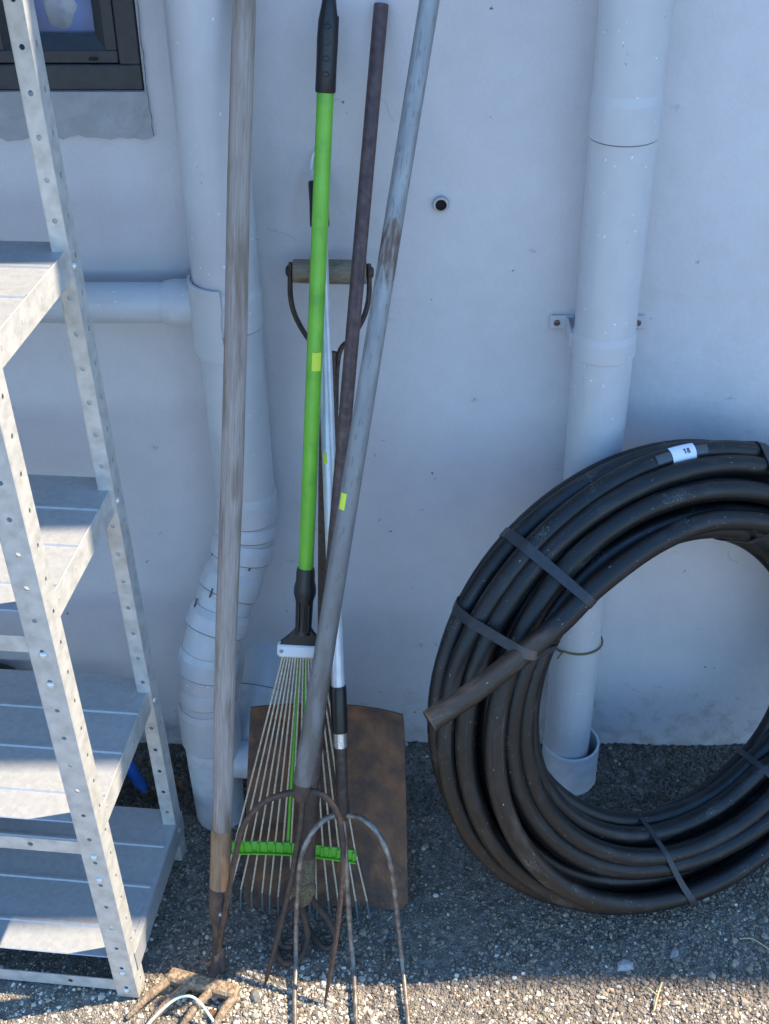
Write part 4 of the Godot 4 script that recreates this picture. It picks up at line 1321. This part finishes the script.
func sticker(t: Node, base: Vector3, off: float) -> void:
	var ang := deg_to_rad(88.9)
	var best := 0; var bd := 9.0
	for i in lat.size():
		var q: Vector2 = strand(i, ang - off) - Vector2(CR, 0)
		var dd := q.distance_to(Vector2(0.064, 0.018))
		if dd < bd:
			bd = dd; best = i
	var patch := func(a0: float, a1: float, half: float, lift: float, tilt: float, th: float) -> MB:
		var g := []
		for k in 9:
			var row := []
			var aa := lerpf(a0, a1, k / 8.0)
			var s := strand(best, aa - off)
			for j in 9:
				var ph := 0.95 + tilt * (k / 4.0 - 1.0) + (j / 4.0 - 1.0) * half
				row.append(ring(aa, s.x + cos(ph) * (HR + lift), s.y + sin(ph) * (HR + lift)))
			g.append(row)
		var mb := MB.new()
		mb.sheet(g, th)
		return mb
	obj("clear_tape", patch.call(ang - 0.105, ang + 0.115, 0.42, 0.0005, 0.0, 0.0003), M.tape, t, base)
	var la := obj("paper_label", patch.call(ang - 0.052, ang + 0.05, 0.8, 0.0012, 0.0, 0.0004), M.paper, t, base)
	# the number 18 printed on it
	var tm := TextMesh.new()
	tm.text = "18"
	var sf := SystemFont.new(); sf.font_names = PackedStringArray(["Droid Sans"]); sf.font_weight = 700
	tm.font = sf
	tm.font_size = 32; tm.pixel_size = 0.00034; tm.depth = 0.0002
	var o := obj_mesh("print", tm, M.ink, la)
	var aa := ang - 0.012
	var s := strand(best, aa - off)
	var ph := 0.9
	var p := ring(aa, s.x + cos(ph) * (HR + 0.0018), s.y + sin(ph) * (HR + 0.0018))
	var outv := ((UX * cos(aa) + UY * sin(aa)) * cos(ph) + UZ * sin(ph)).normalized()
	var along_ := (UX * sin(aa) - UY * cos(aa)).normalized()
	o.transform = Transform3D(Basis(along_, outv.cross(along_).normalized(), outv), p - base)

# ---------------------------------------------------------------- small things
func build_small_things() -> void:
	# threaded stub in the wall
	var c := Vector3(0.08, 1.096, 0.0)
	var t := thing("wall_pipe_stub", "small round threaded pipe stub sticking out of the wall", "pipe fitting", c)
	var b := MB.new()
	b.tube([c + Vector3(0, 0, -0.01), c + Vector3(0, 0, 0.005), c + Vector3(0, 0, 0.0075), c + Vector3(0, 0, 0.0075), c + Vector3(0, 0, -0.02)], [0.0118, 0.0118, 0.0108, 0.0082, 0.008], 28, false, 1.0, true)
	obj("rim", b, M.zinc, t, c)
	b = MB.new()
	b.tube([c + Vector3(0, 0, -0.012), c + Vector3(0, 0, 0.0038)], [0.0079, 0.0079], 20, true)
	obj("bore", b, M.dark, t, c)  # dark disc near the mouth, painting in the shade of the hole
	b = MB.new()
	for k in 4:
		var q := []
		for j in 19:
			var a := TAU * j / 18.0
			q.append(c + Vector3(cos(a) * 0.0079, sin(a) * 0.0079, 0.0042 + k * 0.0009))
		b.tube(q, 0.0006, 5, false)
	obj("thread", b, M.rust_dark, t, c)
	# wire tie round the downpipe
	b = MB.new()
	var wr := []
	for k in 25:
		var a := TAU * k / 24.0 + 2.2
		wr.append(Vector3(0.3325 + cos(a) * 0.0455, 0.337 + sin(a * 1.0) * 0.004 + k * 0.00012, 0.07 + sin(a) * 0.0455))
	wr.append(wr[-1] + Vector3(-0.006, -0.003, 0.006)); wr.append(wr[-1] + Vector3(-0.004, -0.006, 0.002))
	b.tube(wr, 0.0016, 8, true)
	var o := obj("wire_tie", b, M.wire, self)
	tag(o, "olive green wire tied round the downpipe inside the coil", "wire")
	# thin cord over the muddy rake
	b = MB.new()
	b.tube(spline([Vector3(-0.375, 0.012, 0.607), Vector3(-0.347, 0.022, 0.577), Vector3(-0.323, 0.032, 0.561), Vector3(-0.301, 0.036, 0.559), Vector3(-0.284, 0.031, 0.568), Vector3(-0.271, 0.021, 0.580), Vector3(-0.25, 0.006, 0.602)], 6), 0.0022, 10, true)
	o = obj("cord", b, M.cord, self)
	tag(o, "thin pale green cord looped over the muddy rake head", "cord")
	# blue plastic pipe behind the shelving
	t = thing("blue_pipe", "bright blue plastic pipe leaning behind the shelving unit", "pipe", Vector3(-0.447, 0.0, 0.127))
	b = MB.new()
	b.tube([Vector3(-0.55, 0.232, 0.055), Vector3(-0.545, 0.222, 0.058), Vector3(-0.462, 0.055, 0.118), Vector3(-0.447, 0.03, 0.127), Vector3(-0.442, 0.02, 0.13)], [0.006, 0.0105, 0.0105, 0.01, 0.005], 20, true)
	obj("tube", b, M.blue, t, t.position)
	b = MB.new()
	b.tube([Vector3(-0.481, 0.0855, 0.1075), Vector3(-0.475, 0.0765, 0.111)], [0.0116, 0.0116], 20, true)
	obj("coupling", b, M.blue, t, t.position)
	# dark pot behind the shelving
	t = thing("plant_pot", "black plastic plant pot standing behind the shelving by the wall", "pot", Vector3(-0.725, 0.0, 0.1))
	b = MB.new()
	var pc := t.position
	b.tube([pc, pc + Vector3(0, 0.2, 0), pc + Vector3(0, 0.2, 0), pc + Vector3(0, 0.23, 0), pc + Vector3(0, 0.23, 0), pc + Vector3(0, 0.06, 0)], [0.065, 0.083, 0.09, 0.091, 0.085, 0.066], 32, true, 1.0, true)
	obj("pot_body", b, M.black, t, pc)
	b = MB.new()
	b.tube([pc + Vector3(0, 0.18, 0), pc + Vector3(0, 0.2, 0)], [0.081, 0.08], 24, true)
	obj("soil", b, M.leaf, t, pc)
	# stones big enough to pick out
	var k := 0
	for q in [[0.389, 0.485, 0.015, "pale flat stone lying just below the hose coil", 0.42], [0.475, 0.46, 0.012, "pinkish stone under the right side of the hose coil", 0.3], [-0.205, 0.535, 0.014, "dark flat stone buried beside the muddy rake head", 0.16], [-0.263, 0.568, 0.016, "rusty brown stone between the muddy rake tines", -1.0]]:
		var st := stone_mesh(300 + k)
		var m: Material
		if q[4] < 0: m = M.leaf
		else: m = tri_mat(noise_tex(200 + k, 0.05, [[0.2, lin(q[4] * 0.75, q[4] * 0.72, q[4] * 0.68)], [0.8, lin(q[4], q[4] * 0.97, q[4] * 0.92)]], 256), 9.0, 0.9)
		o = obj_mesh("stone", st, m, self)
		o.name = numbered("stone") if k > 0 else "stone"
		o.position = Vector3(q[0], gh(q[0], q[1]) + q[2] * 0.22, q[1])
		o.rotation = Vector3(0.3 * k, 1.1 * k, 0.2)
		o.scale = Vector3(q[2], q[2] * 0.5, q[2] * 0.75)
		tag(o, q[3], "stone")
		k += 1
	# straw and twigs
	for q in [[[Vector3(0.42, 0.006, 0.565), Vector3(0.43, 0.009, 0.54), Vector3(0.44, 0.014, 0.52)], 0.0016, "pale forked dry twig on the gravel in front of the coil"], [[Vector3(0.585, 0.006, 0.435), Vector3(0.605, 0.012, 0.44), Vector3(0.63, 0.007, 0.458)], 0.0011, "curved dry straw on the gravel under the coil"], [[Vector3(0.005, 0.005, 0.4), Vector3(0.012, 0.007, 0.392)], 0.0012, "short pale straw on the gravel beside the shovel blade"]]:
		b = MB.new()
		b.tube(spline(q[0], 5), q[1], 7, true)
		if q[1] > 0.0015: b.tube([q[0][1], q[0][1] + Vector3(-0.012, 0.004, -0.01)], 0.001, 6, true)
		o = obj("twig", b, M.straw, self)
		tag(o, q[2], "twig")
	b = MB.new()
	b.box(Vector3(0.028, 0.006, 0.452), Vector3(0.007, 0.004, 0.005), 0.001, Basis(Vector3.UP, 0.5))
	o = obj("plastic_scrap", b, M.red, self)
	tag(o, "tiny red plastic scrap on the gravel right of the tines", "scrap")
	# dead leaves drifted between the stack and the shelving
	for i in 11:
		var lx := rng.randf_range(-0.44, -0.33); var lz := rng.randf_range(0.03, 0.13)
		var g := []
		var wd := rng.randf_range(0.006, 0.011); var ln := rng.randf_range(0.02, 0.035)
		for r in 7:
			var row := []
			var f := r / 6.0
			for j in 5:
				var uu := j / 2.0 - 1.0
				row.append(Vector3(uu * wd * sin(PI * clampf(f * 0.94 + 0.03, 0, 1)), 0.004 * uu * uu + 0.006 * sin(f * 3.0 + i), (f - 0.5) * ln))
			g.append(row)
		b = MB.new()
		b.sheet(g, 0.0005)
		o = obj("dead_leaf", b, M.leaf, self)
		o.position = Vector3(lx, gh(lx, lz) + 0.006, lz)
		o.rotation = Vector3(rng.randf_range(-0.4, 0.4), rng.randf() * TAU, rng.randf_range(-0.4, 0.4))
		tag(o, "curled brown dead leaf on the dark soil by the wall", "leaf", "dead leaves along the foot of the wall")
